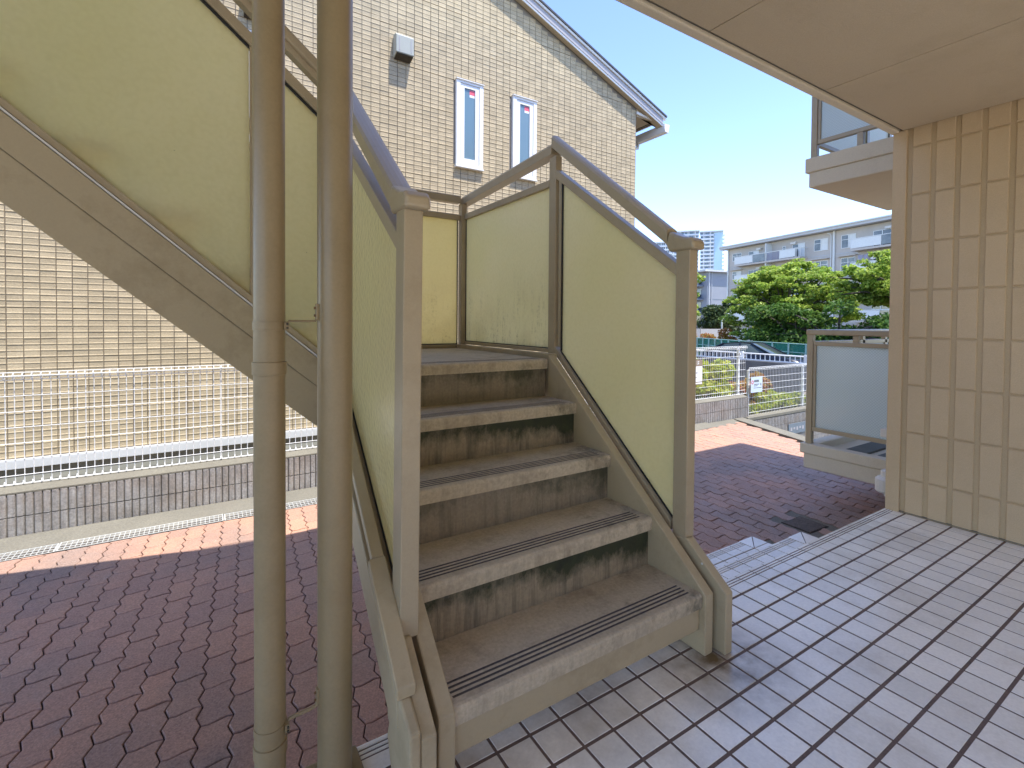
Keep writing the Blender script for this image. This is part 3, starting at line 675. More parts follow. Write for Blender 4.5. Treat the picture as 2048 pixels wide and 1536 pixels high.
for xa, xb in ((.425, .15), (.13, -1.45)):
    MB().prism([(xa, UP(xa, .3005)), (xb, UP(xb, .3005)), (xb, UT(xb)-.0465), (xa, UT(xa)-.0465)], 'y', 1.974, 1.980).build('glass_panel', M['glass'], st)
MB().prism([(.425, UT(.425)-.0462), (-1.45, UT(-1.45)-.0462), (-1.45, UT(-1.45)-.058), (.425, UT(.425)-.058)], 'y', 1.968, 1.986).build('gasket', M['rubber'], st)
MB().prism([(.425, UP(.425, .29)), (-1.45, UP(-1.45, .29)), (-1.45, UT(-1.45)-.03), (.425, UT(.425)-.03)], 'y', 3.07, 3.076).build('glass_panel', M['glass'], st)
MB().prism([(.1485, UP(.1485, .3)), (.1315, UP(.1315, .3)), (.1315, UT(.1315)-.047), (.1485, UT(.1485)-.047)], 'y', 1.966, 1.99).build('mullion', M['rail'], st)
for k in range(1, 9):
    z = ZL+RZ*k; x1 = .455-GO*(k-1)
    if z > 2.5: break
    MB().box(x1-GO-.03, x1, 2.0, 3.049, z-.05, z).build('tread', M['tread'], st); MB().box(x1-.03, x1-.018, 2.0, 3.049, z-RZ+.001, z-.051).build('riser', M['riser'], st)
MB().box(-2.45, -1.38, 1.32, 3.09, 2.36, 2.52).build('upper_landing', M['balcony'], st)
MB().box(-2.42, -2.36, 2.98, 3.04, -.44, 2.359).build('landing_post', M['column'], st)

# ================================================================== COLUMN, DOWNPIPE
cp = thing('steel_column', (.266, 1.24, 0), 'thick cream painted round steel column beside the downpipe', 'column')
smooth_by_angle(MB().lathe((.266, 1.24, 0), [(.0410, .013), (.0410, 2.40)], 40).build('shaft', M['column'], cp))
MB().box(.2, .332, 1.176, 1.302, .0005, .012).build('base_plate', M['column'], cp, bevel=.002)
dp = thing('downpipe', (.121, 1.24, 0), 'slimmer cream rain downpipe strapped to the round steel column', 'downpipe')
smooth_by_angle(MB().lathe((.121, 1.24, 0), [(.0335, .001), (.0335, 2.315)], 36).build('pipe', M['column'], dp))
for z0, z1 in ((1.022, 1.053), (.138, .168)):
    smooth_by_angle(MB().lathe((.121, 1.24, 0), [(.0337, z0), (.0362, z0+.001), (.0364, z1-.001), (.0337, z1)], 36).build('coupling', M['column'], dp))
for z in (1.125, .190):
    b = MB().lathe((.121, 1.24, 0), [(.0338, z), (.0352, z+.0005), (.0352, z+.0185), (.0338, z+.019)], 36); br = smooth_by_angle(b.build('strap', M['column'], dp))
    ax, ay = .121+.034, 1.24-.012
    MB().box(ax-.006, ax+.004, ay-.016, ay-.004, z+.001, z+.018).build('clasp', M['column'], br)
    MB().tube([(ax, ay-.017, z+.005), (ax, ay-.021, z+.005)], .0025, 8).tube([(ax, ay-.017, z+.014), (ax, ay-.021, z+.014)], .0025, 8).build('bolt', M['sooty'], br)
    MB().tube([(ax-.002, ay, z+.010), (ax+.006, ay, z+.0205), (.205, ay+.004, z+.0205), (.2195, ay+.006, z+.0215), (.2235, ay+.008, z+.030)], .0028 if z > 1 else .0045, 8).build('arm', M['column'], dp)
    MB().box(.2205, .2265, ay+.001, ay+.015, z+.024, z+.062).build('arm_plate', M['column'], dp, bevel=.001)
    MB().tube([(.2205, ay+.008, z+.034), (.2165, ay+.008, z+.034)], .003, 8).tube([(.2205, ay+.008, z+.052), (.2165, ay+.008, z+.052)], .003, 8).build('bolt', M['rust'], dp)

# ================================================================== NEIGHBOUR HOUSE
NY = 6.15
nh = thing('neighbour_house', (2, NY, -.3), 'two storey house clad in cream tile pattern siding with a low gable roof', 'house')
EX, RX, RZt = 6.42, 1.55, 6.80     # wall corner, ridge x and height of the gable line
def gable(x): return RZt-abs(x-RX)*.388
wall = MB().prism([(-3.6, -.16), (EX, -.16), (EX, gable(EX)+.0), (RX, RZt), (-3.6, gable(-3.6))], 'y', NY+.012, 14.0).build('wall', M['sidegap'], nh)
MB().box(-3.6, EX-.03, NY+.05, 13.9, -.6, -.161).build('foundation', M['plinth'], nh)
MB().prism([(NY-.028, -.148), (NY-.028, -.162), (NY-.02, -.235), (NY+.011, -.235), (NY+.011, -.148)], 'x', -3.6, EX+.01).build('base_flashing', M['white'], nh)
CW, RH = .1135, .0575
SX0 = -1.540   # one column joint
WINS = [(2.915, 3.335, 3.29, 4.47), (3.835, 4.26, 3.29, 4.47), (.30, .72, 3.10, 4.30)]
HOODS = [(2.02, 2.28, 4.545, 4.79), (.33, .56, 4.51, 4.76)]
def siding_tile(mb, x0, x1, z0, z1, sh):
    """embossed unit: flat face leaning out to a thin lip along its lower edge"""
    yb = NY+.012; a = NY+.0030; b = NY+.0006; l = NY+.0004
    h = z1-z0
    mb.add([(x0, yb, z0), (x1, yb, z0), (x1, yb, z1), (x0, yb, z1), (x0, l+sh, z0+.001), (x1, l+sh, z0+.001), (x1, l+sh, z0+h*.17), (x0, l+sh, z0+h*.17),
            (x0, b+sh+.003, z0+h*.23), (x1, b+sh+.003, z0+h*.23), (x1, a+sh, z1), (x0, a+sh, z1)],
           [(0, 1, 5, 4), (4, 5, 6, 7), (7, 6, 9, 8), (8, 9, 10, 11), (11, 10, 2, 3), (0, 4, 7, 8, 11, 3), (1, 2, 10, 9, 6, 5)])
units = []
i0 = int((-2.9-SX0)/CW)
for i in range(i0, 80):
    x0 = SX0+i*CW; x1 = x0+CW
    if x1 > EX+.02: continue
    for k in range(0, 125):
        z0 = -.139+k*RH; z1 = z0+RH
        if max(z1-gable(x0), z1-gable(x1)) > -.02: continue
        if any(a < (x0+x1)/2 < b and c < (z0+z1)/2 < d for a, b, c, d in WINS): continue
        f_ = (x0*Fv.x+NY*Fv.y); r_ = (x0*Rv.x+NY*Rv.y); u = r_/f_; v = (z0-1.15)/f_
        vis = u > -1.06 and u < .26 and v < .68
        if not vis and (u < -1.3 or v > .85): continue
        lowleft = u < -.38 and v < .30 and v > -.16 and (u < -.55 or v < .05)
        up = u > -.31 and v > .2
        units.append((0 if vis and (lowleft or up) else 1, f_, x0, x1, z0, z1, k))
units.sort(); rest = MB()
for n_, (v_, f_, x0, x1, z0, z1, k) in enumerate(units):
    wide = .0048 if int(round((x0-SX0)/CW)) % 4 == 0 else .0038
    zt = z1-(.0065 if (k+1) % 8 == 0 else .0014); sh = random.uniform(-.0008, .0008)
    if n_ < 300: m_ = MB(); siding_tile(m_, x0+wide, x1-.0038, z0, zt, sh); m_.build('siding_tile', M['siding'], wall)
    else: siding_tile(rest, x0+wide, x1-.0038, z0, zt, sh)
stuff(rest.build('siding_tiles', M['siding'], wall))
# gable verge: soffit, barge boards, drip cap, roof sheets
def verge(name, dz0, dz1, y0, y1, mat, xe=7.02, par=None):
    pts = [(xe, gable(xe)+dz0), (RX, RZt+dz0), (-4.2, gable(-4.2)+dz0), (-4.2, gable(-4.2)+dz1), (RX, RZt+dz1), (xe, gable(xe)+dz1)]
    return MB().prism(pts, 'y', y0, y1).build(name, mat, par or nh)
rf = verge('roof', .171, .20, NY-.14, 14.1, M['darkroof'], 7.05)
verge('soffit', -.012, .0, NY-.085, NY-.001, M['soffit'], 6.98, rf)
verge('verge_trim', -.014, .018, NY-.10, NY-.086, M['white'], 6.98, rf)
verge('barge_board', .019, .052, NY-.11, NY-.086, M['fascia'], 6.98, rf)
verge('barge_board', .054, .118, NY-.105, NY-.086, M['fascia'], 6.98, rf)
verge('drip_cap', .124, .165, NY-.125, NY-.075, M['offwhite'], 7.04, rf)
# eaves: boxed soffit, gutter and the elbow of its downpipe
ze = gable(EX)-.02
MB().box(EX+.001, 6.96, NY+.001, 14.0, ze-.13, ze-.11).build('eave_soffit', M['soffit'], rf)
MB().prism([(EX+.001, ze-.109), (6.96, ze-.109), (6.98, gable(6.98)-.014), (EX+.001, gable(EX+.001)-.014)], 'y', NY-.001, NY+.03).build('eave_end', M['siding'], rf)
MB().prism([(EX-.02, ze-.10), (EX-.02, ze-.055), (6.9, ze-.118), (6.9, ze-.14)], 'y', NY-.03, NY-.004).build('eave_flashing', M['offwhite'], rf)
for dx in (.42, .47): MB().box(EX+dx, EX+dx+.02, NY+.06, 13.9, ze-.136, ze-.1301).build('vent_slot', M['sooty'], rf)
gx0, gz0 = 6.985, gable(7.0)+.0
MB().prism([(gx0, gz0-.05), (gx0+.015, gz0-.11), (gx0+.10, gz0-.12), (gx0+.135, gz0+.03), (gx0+.12, gz0+.03), (gx0, gz0+.03)], 'y', NY-.14, 14.0).build('gutter', M['white'], rf, bevel=.004)
MB().tube([(7.04, NY+.55, gz0-.12), (7.03, NY+.55, gz0-.2), (6.95, NY+.55, gz0-.22), (6.50, NY+.55, ze-.23), (6.47, NY+.55, ze-.3), (6.47, NY+.55, -.2)], .03, 14).build('downpipe', M['offwhite'], rf)
# slim casement windows
for wi, (xa, xb, za, zb) in enumerate(WINS):
    y0 = NY-.035
    w = MB(); t = .062
    w.box(xa, xa+t, y0, NY+.03, za, zb).box(xb-t, xb, y0, NY+.03, za, zb).box(xa+t, xb-t, y0, NY+.03, zb-.035, zb).box(xa+t, xb-t, y0-.012, NY+.03, za, za+.04)
    wf = w.build('window', M['white'], nh, bevel=.003)
    MB().box(xa-.006, xb+.006, y0-.015, NY+.01, zb+.0005, zb+.016).build('head_flashing', M['offwhite'], wf)
    MB().box(xa-.008, xb+.008, y0-.016, NY+.01, za-.018, za-.0005).build('sill', M['white'], wf, bevel=.002)
    i0_, i1 = xa+t+.006, xb-t-.006; j0, j1 = za+.046, zb-.041; s = .058
    MB().box(i0_, i0_+s, y0+.008, NY+.02, j0, j1).box(i1-s, i1, y0+.008, NY+.02, j0, j1).box(i0_+s, i1-s, y0+.008, NY+.02, j1-.05, j1).box(i0_+s, i1-s, y0+.008, NY+.02, j0, j0+.07).build('sash', M['white'], wf, bevel=.002)
    MB().box(i0_+s, i1-s, y0+.022, y0+.03, j0+.07, j1-.05).build('pane', M['frostpane'], wf)
    sx_ = (i0_+i1)/2
    MB().box(sx_+.0, i1-s-.006, y0+.0205, y0+.0215, j1-.125, j1-.062).build('sticker', M['sticker'], wf)
    MB().box(sx_+.0, i1-s-.006, y0+.0205, y0+.0215, j1-.158, j1-.1255).build('sticker', M['paper'], wf)
# kitchen vent hoods, open below
for (xa, xb, za, zb) in HOODS:
    d = .125; yy = NY-.002
    prof = [(yy, zb), (yy-.05, zb), (yy-d+.02, zb-.015), (yy-d, zb-.04), (yy-d, za-.01), (yy, za-.045)]
    hd = MB().prism(prof, 'x', xa+.012, xb-.012).build('vent_hood', M['hood'], nh, bevel=.008)
    MB().box(xa+.05, xa+.06, yy-d-.004, yy-d+.004, za+.02, zb-.06).box(xb-.055, xb-.047, yy-d-.004, yy-d+.004, za+.02, zb-.06).build('rib', M['fascia'], hd)
    MB().prism([(yy-.008, za-.056), (yy-.008, za-.047), (yy-d+.01, za-.014), (yy-d+.01, za-.023)], 'x', xa+.025, xb-.025).build('grille', M['sooty'], hd)

# ================================================================== BOUNDARY: block walls, fences, drain, kerb
struct(MB().prism([(4.585, ZG-.02), (4.585, ZG+.004), (4.79, ZG+.035), (4.79, ZG-.02)], 'x', -2.4, 6.6).build('kerb', M['mortar']))
struct(MB().add([(2.6, 4.40, ZG-.004), (7.3, 4.60, ZG-.004), (7.38, 4.80, ZG+.012), (2.6, 4.80, ZG+.012)], [(0, 1, 2, 3)]).build('kerb_apron', M['mortar']))
bw = thing('block_wall', (2, 4.85, ZG), 'long low retaining wall of ribbed grey split blocks below the white mesh fence', 'block wall')
MB().box(-2.4, 7.75, 4.822, 4.95, ZG, -.118).build('wall_core', M['mortar'], bw)
def rib_block(mb, L, h, n):
    """split-ribbed block: rounded flutes with narrow recessed channels"""
    p = L/n
    pr = []
    for k in range(n):
        a = k*p
        pr += [(a+.001, .0), (a+.0045, -.013), (a+.010, -.016), (a+p-.012, -.0165), (a+p-.0055, -.013), (a+p-.001, .0)]
    pr += [(L-.0005, .02), (.0005, .02)]
    mb.prism(pr, 'z', .0015, h-.0035)
protos = []
for hh in (.163, .163):
    mb = MB(); rib_block(mb, .376, hh, 8); protos.append(mb.mesh('concrete_block', M['block']))
for row in range(2):
    for k in range(27):
        x = -2.39+k*.3765
        put('concrete_block', protos[row], (x, 4.822+random.uniform(-.001, .001), -.446+row*.1655), bw)
MB().prism([(4.812, -.117), (4.812, -.106), (4.90, -.083), (4.97, -.081), (4.97, -.117)], 'x', -2.4, 7.75).build('coping', M['mortar'], bw)
struct(MB().add([(-4, 4.971, -.085), (7.72, 4.971, -.085), (7.72, 5.6, -.21), (-4, 5.6, -.21), (-4, 6.3, -.34), (7.72, 6.3, -.34), (-4, 5.0, -.6), (7.72, 5.0, -.6)], [(0, 1, 2, 3), (3, 2, 5, 4), (0, 6, 7, 1)]).build('side_yard', M['slab']))
def fence_panel(mb, x0, x1, y, zb, zt, wires, r=.0029):
    n = int(round((x1-x0)/.05))
    for i in range(n+1):
        x = x0+(x1-x0)*i/n
        mb.tube([(x, y, zb-.01), (x, y, zt-.075), (x, y-.004, zt-.03), (x, y-.022, zt-.003), (x, y-.04, zt-.020), (x, y-.034, zt-.046), (x, y-.004, zt-.052)], r, 4, caps=False)
        mb.tube([(x, y, zb-.008), (x, y-.02, zb-.016), (x, y-.04, zb-.006), (x, y-.03, zb+.012)], r, 4, caps=False)
    for z in wires: mb.tube([(x0, y-.004, z), (x1, y-.004, z)], r, 5)
    for dy, dz in ((-.022, 0), (-.041, -.024), (-.004, -.030), (-.004, -.055)): mb.tube([(x0, y+dy, zt+dz), (x1, y+dy, zt+dz)], r*1.1, 5)
    for dy, dz in ((-.04, -.008), (-.02, -.018), (-.004, .045)): mb.tube([(x0, y+dy, zb+dz), (x1, y+dy, zb+dz)], r*1.1, 5)
fn = thing('mesh_fence', (2.5, 4.93, -.08), 'long white welded mesh fence with rolled top along the house next door', 'fence')
wr = [.105+.1165*k for k in range(5)]
for xa in (-3.9, -1.9, .1, 2.1, 4.1, 6.1):
    mb = MB(); fence_panel(mb, xa+.004, min(xa+1.996, 7.86), 4.945, -.06, .745, wr); mb.build('wire_panel', M['white'], fn)
for x in (-2.9, 1.1, 3.1, 5.1, 7.70):
    MB().box(x-.018, x+.018, 4.952, 4.988, -.1, .70).build('post', M['white'], fn, bevel=.004); 
    MB().box(x-.012, x+.012, 4.93, 4.9515, .60, .63).build('clip', M['white'], fn)
lf = thing('mesh_fence', (9, 4.93, -.45), 'lower white mesh fence stepping down past the end of the block wall', 'fence')
for xa in (7.95, 9.95): mb = MB(); fence_panel(mb, xa, xa+1.99, 4.945, -.47, .365, [z-.385 for z in wr]); mb.build('wire_panel', M['white'], lf)
for x in (8.0, 9.80): MB().box(x-.02, x+.02, 4.952, 4.99, -.52, .32).build('post', M['white'], lf, bevel=.004)
# lower wall beyond the end of the paving
lw = thing('block_wall', (9, 4.85, -1.2), 'sunlit lower ribbed block wall with a pale coping beyond the paving edge', 'block wall')
MB().box(7.752, 12, 4.822, 4.95, -1.3, -.522).build('wall_core', M['mortar'], lw)
for row in range(4):
    for k in range(11):
        put('concrete_block', protos[0], (7.756+k*.3765, 4.822, -1.188+row*.1655), lw)
MB().box(7.752, 12, 4.80, 4.97, -.5215, -.468).build('coping', M['mortar'], lw, bevel=.006)
# paving edge: pale kerb strip running back to the house, low ground beyond
struct(MB().prism([(end_x(1.3)-.02, 1.3), (end_x(4.78)-.02, 4.78), (end_x(4.78)+.22, 4.78), (end_x(1.3)+.22, 1.3)], 'z', -1.25, ZG+.02).build('edge_kerb', M['mortar']))
struct(MB().add([(5.9, -3, -1.2), (30, -3, -1.2), (30, 4.82, -1.2), (5.9, 4.82, -1.2)], [(0, 1, 2, 3)]).build('lower_yard', M['slab']))
pt = tag(MB().box(9.0, 9.6, 4.792, 4.803, -.90, -.71).build('wall_plate', M['plate'], None), 'flat grey name plate fixed low on the ribbed wall', 'plate')
for k in range(5): MB().box(9.06+k*.10, 9.12+k*.10, 4.7895, 4.7915, -.84+.02*(k % 2), -.78).build('mark', M['fascia'], pt)
# drain channel with steel grates
struct(MB().prism([(4.425, ZG+.002), (4.433, ZG+.002), (4.433, ZG-.10), (4.583, ZG-.10), (4.583, ZG+.002), (4.592, ZG+.002), (4.592, ZG-.12), (4.425, ZG-.12)], 'x', -2.3, 2.55).build('drain_channel', M['void']))
gm = MB()
gm.box(.002, .990, 4.435, 4.441, ZG-.018, ZG+.003).box(.002, .990, 4.575, 4.581, ZG-.018, ZG+.003).box(.002, .010, 4.4412, 4.5748, ZG-.018, ZG+.003).box(.982, .990, 4.4412, 4.5748, ZG-.018, ZG+.003)
for k in range(1, 33): gm.box(.010+k*.0295, .0128+k*.0295, 4.4412, 4.5748, ZG-.016, ZG+.002)
for yk in (4.485, 4.53): gm.box(.0102, .9818, yk, yk+.004, ZG-.006, ZG+.0015)
gme = gm.mesh('drain_grate', M['steel'], (0, 4.5, ZG))
for k, lb in enumerate(('leftmost steel drain grate along the foot of the block wall', 'middle steel drain grate beside the sunlit strip of paving', 'steel drain grate seen past the downpipe and round column')):
    g = put('drain_grate', gme, (-2.3+.994*k+.42, 4.5, ZG+(.003 if k == 1 else 0)))
    tag(g, lb, 'drain grate', 'drain grates along the block wall')
# two checkered access lids in the paving
def lid(name, x, y, lab, ang):
    T = lambda p: (x+p[0]*math.cos(ang)-p[1]*math.sin(ang), y+p[0]*math.sin(ang)+p[1]*math.cos(ang), ZG+p[2])
    t = thing(name, (x, y, ZG), lab, 'access lid')
    MB(T=T).box(-.13, .13, -.115, .115, -.02, -.003).build('frame', M['sooty'], t)
    MB(T=T).box(-.23, .23, -.23, .23, -.021, -.006).build('bedding', M['mortar'], t)
    mb = MB(T=T).box(-.12, .12, -.105, .105, -.0028, .0008)
    for i in range(6):
        for j in range(6):
            cx_, cy_ = -.1+i*.04, -.085+j*.034; s = 1 if (i+j) % 2 else -1
            mb.add([(cx_-.012, cy_-.008*s, .0008), (cx_+.012, cy_+.008*s, .0008), (cx_+.010, cy_+.011*s, .0024), (cx_-.014, cy_-.005*s, .0024)], [(0, 1, 2, 3)])
    mb.build('cover', M['lid'], t)
lid('access_lid', 3.50, 1.82, 'square patterned metal lid in the paving close behind the steps', -.05)
lid('access_lid', 4.02, 2.00, 'square patterned metal lid in the paving nearer the porch wall corner', -.05)

# ---- notices on the fences
s1 = thing('notice_board', (6.45, 4.89, .3), 'white notice with brown heading tied to the upper mesh fence', 'notice')
MB().box(6.02, 6.63, 4.886, 4.894, .165, .560).build('board', M['brown'], s1)
MB().box(6.03, 6.622, 4.8835, 4.8855, .215, .455).build('panel', M['paper'], s1)
MB().box(6.03, 6.622, 4.8835, 4.8855, .178, .200).build('footer', M['paper'], s1)
mb = MB()
xx = 6.10
for k, w in enumerate((.06, .055, .05, .05, .05, .045)):
    z0_, z1_ = .480, .538
    mb.box(xx, xx+w*.16, 4.884, 4.8855, z0_, z1_).box(xx+w*.3, xx+w*.82, 4.884, 4.8855, z1_-.012, z1_).box(xx+w*.3, xx+w*.82, 4.884, 4.8855, z0_+.018, z0_+.03).box(xx+w*.5, xx+w*.62, 4.8838, 4.8853, z0_, z1_); xx += w+.028
mb.build('heading', M['paper'], s1)
mb = MB()
for r_, n_ in enumerate((7, 9, 11, 9, 12, 2)):
    x_ = 6.22
    for c_ in range(n_):
        w = random.uniform(.012, .026)
        if c_ % 4 != 3: mb.box(x_, x_+w, 4.8822, 4.8834, .435-r_*.036-.016, .435-r_*.036)
        x_ += w+.007
mb.build('text', M['ink'], s1)
s2 = thing('notice_plate', (8.05, 4.88, .1), 'small pale blue plate with red ring on the lower fence', 'notice')
MB().box(7.94, 8.28, 4.880, 4.888, -.065, .205).build('plate', M['bluewhite'], s2)
mb = MB()
for k in range(16):
    a0, a1 = 2*math.pi*k/16, 2*math.pi*(k+1)/16; c0 = (7.985, .115)
    q = [(c0[0]+r*math.cos(a), 4.8785, c0[1]+r*math.sin(a)) for a in (a0, a1) for r in (.020, .034)]
    mb.add([q[0], q[2], q[3], q[1]], [(0, 1, 2, 3)])
mb.build('ring', M['red'], s2)
mb = MB()
for k in range(4): mb.box(8.035+k*.036, 8.064+k*.036, 4.8785, 4.8797, .115, .150).box(8.035+k*.036+.012, 8.048+k*.036, 4.8785, 4.8797, .150, .158)
for k in range(6): mb.box(8.035+k*.026, 8.055+k*.026, 4.8785, 4.8797, .070, .082)
for k in range(4): mb.box(8.035+k*.026, 8.055+k*.026, 4.8785, 4.8797, .045, .056)
mb.box(8.02, 8.26, 4.8785, 4.8797, .010, .018).box(8.225, 8.245, 4.8785, 4.8797, .05, .09); mb.build('text', M['ink'], s2)

# ================================================================== METER AND TAP BOX AT THE HOUSE CORNER
gmt = thing('gas_meter', (3.80, 1.34, -.45), 'white gas meter on bent pipes half hidden behind the porch wall corner', 'gas meter')
MB().lathe((3.86, 1.40, .02), [(.058, 0), (.066, .01), (.066, .085), (.05, .10), (.036, .105), (.036, .14), (.02, .15)], 18).build('body', M['offwhite'], gmt)
MB().box(3.80, 3.93, 1.287, 1.40, .0, .075).build('case', M['offwhite'], gmt, bevel=.012)
MB().tube([(3.85, 1.385, 0), (3.85, 1.385, -.2)], .018, 12).tube([(3.92, 1.36, 0), (3.92, 1.36, -.43)], .014, 12).build('pipe', M['gray_plastic'], gmt)
mb = MB()
for k in range(8):
    a = math.pi/2*k/8; b = math.pi/2*(k+1)/8
    mb.add([(3.80, 1.30+.15*math.cos(a), -.24+.10*math.sin(a)), (3.93, 1.30+.15*math.cos(a), -.24+.10*math.sin(a)), (3.93, 1.30+.15*math.cos(b), -.24+.10*math.sin(b)), (3.80, 1.30+.15*math.cos(b), -.24+.10*math.sin(b))], [(0, 1, 2, 3)])
mb.prism([(1.30, -.24)]+[(1.30+.15*math.cos(math.pi/2*k/8), -.24+.10*math.sin(math.pi/2*k/8)) for k in range(9)], 'x', 3.79, 3.799)
mb.build('hood', M['balcony'], gmt)
MB().tube([(3.84, 1.37, -.23), (3.84, 1.37, -.33), (3.85, 1.35, -.44)], .012, 10).tube([(3.88, 1.40, -.23), (3.88, 1.40, -.40), (3.88, 1.38, -.45)], .010, 10).build('valve_pipe', M['rust'], gmt)
tb = thing('wall_box', (3.70, 1.31, .35), 'small white box with a grey hose on the wall edge beside the glazed balcony', 'outlet box')
MB().box(3.66, 3.74, 1.286, 1.318, .22, .50).build('case', M['offwhite'], tb, bevel=.01)
MB().box(3.67, 3.73, 1.319, 1.375, .42, .475).build('bracket', M['offwhite'], tb, bevel=.006)
MB().tube([(3.69, 1.325, .40), (3.69, 1.335, .38), (3.69, 1.335, .26), (3.69, 1.32, .235)], .012, 10).build('hose', M['gray_plastic'], tb)

# ================================================================== PLANTS behind the fence
def foliage(clumps, size, flat=.5, seed=1, aspect=1.7):
    """leaf-sized quads scattered through clump volumes; clumps = (x,y,z, rx,ry,rz, n)"""
    rg = np.random.default_rng(seed); V = []; 
    for (cx_, cy_, cz, rx, ry, rz, n) in clumps:
        d = rg.normal(size=(n, 3)); d /= np.linalg.norm(d, axis=1)[:, None]; rad = rg.uniform(.25, 1, size=(n, 1))**.45
        c = np.array((cx_, cy_, cz))+d*rad*np.array((rx, ry, rz))
        nz = rg.normal(size=(n, 3))*(1-flat)+np.array((0, 0, 1))*flat*1.6+d*.35; nz /= np.linalg.norm(nz, axis=1)[:, None]
        t = rg.normal(size=(n, 3)); t -= (t*nz).sum(1)[:, None]*nz; t /= np.linalg.norm(t, axis=1)[:, None]; b = np.cross(nz, t)
        s = size*rg.uniform(.6, 1.35, size=(n, 1)); a = s*.5*aspect; w = s*.5
        q = np.stack([c-t*a, c+b*w-nz*w*.25, c+t*a, c-b*w-nz*w*.25], 1); V.append(q.reshape(-1, 3))
    V = np.concatenate(V); return V
def foliage_obj(name, V, mat, parent):
    off = np.array(WO[parent]); n = len(V)//4
    me = bpy.data.meshes.new(name); me.vertices.add(len(V)); me.vertices.foreach_set('co', (V-off).ravel())
    me.loops.add(4*n); me.loops.foreach_set('vertex_index', np.arange(4*n)); me.polygons.add(n); me.polygons.foreach_set('loop_start', np.arange(n)*4); me.polygons.foreach_set('loop_total', np.full(n, 4))
    me.materials.append(mat); me.update(calc_edges=True); return put(name, me, WO[parent], parent)
def stems(parent, base, tips, r, name='stem', mat=None):
    mb = MB()
    for t in tips:
        b = Vector(base); e = Vector(t); mid = b.lerp(e, .5)+Vector((random.uniform(-.1, .1), random.uniform(-.1, .1), .12))*(e-b).length*.4
        mb.tube([b, mid, e], [r, r*.65, r*.3], 6)
    return mb.build(name, mat or M['bark'], parent)
shr = [(6.35, 5.3, .02, .42, .28, .20, 'leaf_red', 'low reddish shrub under the notice board'), (6.95, 5.45, .22, .34, .3, .40, 'leaf_yellow', 'tall lime green shrub right of the notice board'),
       (7.65, 5.55, .20, .46, .3, .40, 'leaf_yellow', 'lime green shrub behind the upper fence end post'), (7.1, 5.2, .0, .62, .2, .15, 'leaf_yellow', 'low yellow green groundcover shrub at the upper fence foot'),
       (8.35, 5.35, -.20, .42, .28, .30, 'leaf_red', 'red tipped shrub under the small plate on the lower fence'), (9.0, 5.25, -.27, .55, .25, .24, 'leaf_yellow', 'yellow green shrub in the middle of the lower fence'),
       (9.25, 5.6, -.08, .24, .22, .26, 'leaf_red', 'small pinkish shrub behind the yellow green one'), (9.75, 5.2, -.36, .5, .22, .18, 'leaf_yellow', 'low yellow shrub near the glazed balcony corner'), (8.5, 5.12, -.42, .6, .14, .12, 'leaf_yellow', 'yellowish creeping shrub along the lower fence foot')]
struct(MB().prism([(7.721, 4.9705), (14, 4.9705), (14, 6.1), (7.721, 6.1)], 'z', -.9, -.50).build('planting_bed', M['earth']))
for k, (x, y, z, rx, ry, rz, mt, lb) in enumerate(shr):
    zb = -.13 if x < 7.7 else -.5
    t = thing('shrub', (x, y, zb), lb, 'shrub')
    cl = [(x+random.uniform(-.8, .8)*rx, y+random.uniform(-.6, .6)*ry, z+random.uniform(-.4, .5)*rz, rx*.5, ry*.5, rz*.5, 190) for _ in range(11)]
    foliage_obj('foliage', foliage(cl, .058, .35, 30+k), M[mt], t)
    stems(t, (x, y, zb), [(c[0], c[1], c[2]) for c in cl[:5]], .012)

# ================================================================== ROAD, RETAINING WALL, GUARD RAIL, CAR
RW = [(16.9, 14.6), (17.2, 13.0), (18.2, 11.2), (17.65, 8.85), (16.8, 7.1), (16.0, 5.2)]
def wall_strip(mb, pts, th, z0, z1, mi=0):
    for (a, b) in zip(pts[:-1], pts[1:]):
        a, b = np.array(a), np.array(b); t = (b-a)/np.linalg.norm(b-a); n = np.array((-t[1], t[0]))*th/2
        P = [a+n, b+n, b-n, a-n]; mb.add([(p[0], p[1], z0) for p in P]+[(p[0], p[1], z1) for p in P], [(0, 3, 2, 1), (4, 5, 6, 7), (0, 1, 5, 4), (1, 2, 6, 5), (2, 3, 7, 6), (3, 0, 4, 7)], mi)
    return mb
RWs = [(17.0, 16.0), (17.35, 13.6), (17.6, 11.2), (17.65, 8.85), (16.9, 7.0), (15.6, 4.6)]
rw = thing('retaining_wall', (17.6, 10, -1.7), 'dark stained concrete retaining wall below the white guard rail', 'retaining wall')
wall_strip(MB(), RWs, .3, -1.74, -.30).build('wall', M['retain'], rw)
gr = thing('guard_rail', (17.6, 10, -.3), 'low white guard rail with small balusters on top of the retaining wall', 'guard rail')
def along(pts, step):
    out = []
    for a, b in zip(pts[:-1], pts[1:]):
        L = math.dist(a, b); n = max(1, int(L/step))
        for k in range(n): out.append((a[0]+(b[0]-a[0])*k/n, a[1]+(b[1]-a[1])*k/n))
    return out
mb = MB()
for z in (-.03, -.27): mb.tube([(p[0], p[1], z) for p in RWs], .028, 6)
mb.build('rail', M['white'], gr)
mb = MB()
for p in along(RWs, .17): mb.tube([(p[0], p[1], -.27), (p[0], p[1], -.03)], .016, 5)
mb.build('baluster', M['white'], gr)
for p in along(RWs, 1.6): MB().box(p[0]-.05, p[0]+.05, p[1]-.05, p[1]+.05, -.299, .03).build('post', M['white'], gr)
struct(MB().add([(17.8, 18, -1.34), (17.85, 8.85, -1.34), (16.5, 4.0, -1.34), (30, 0, -1.34), (30, 24, -1.34), (20, 26, -1.34)], [(0, 1, 2, 3, 4, 5)]).build('road', M['asphalt']))
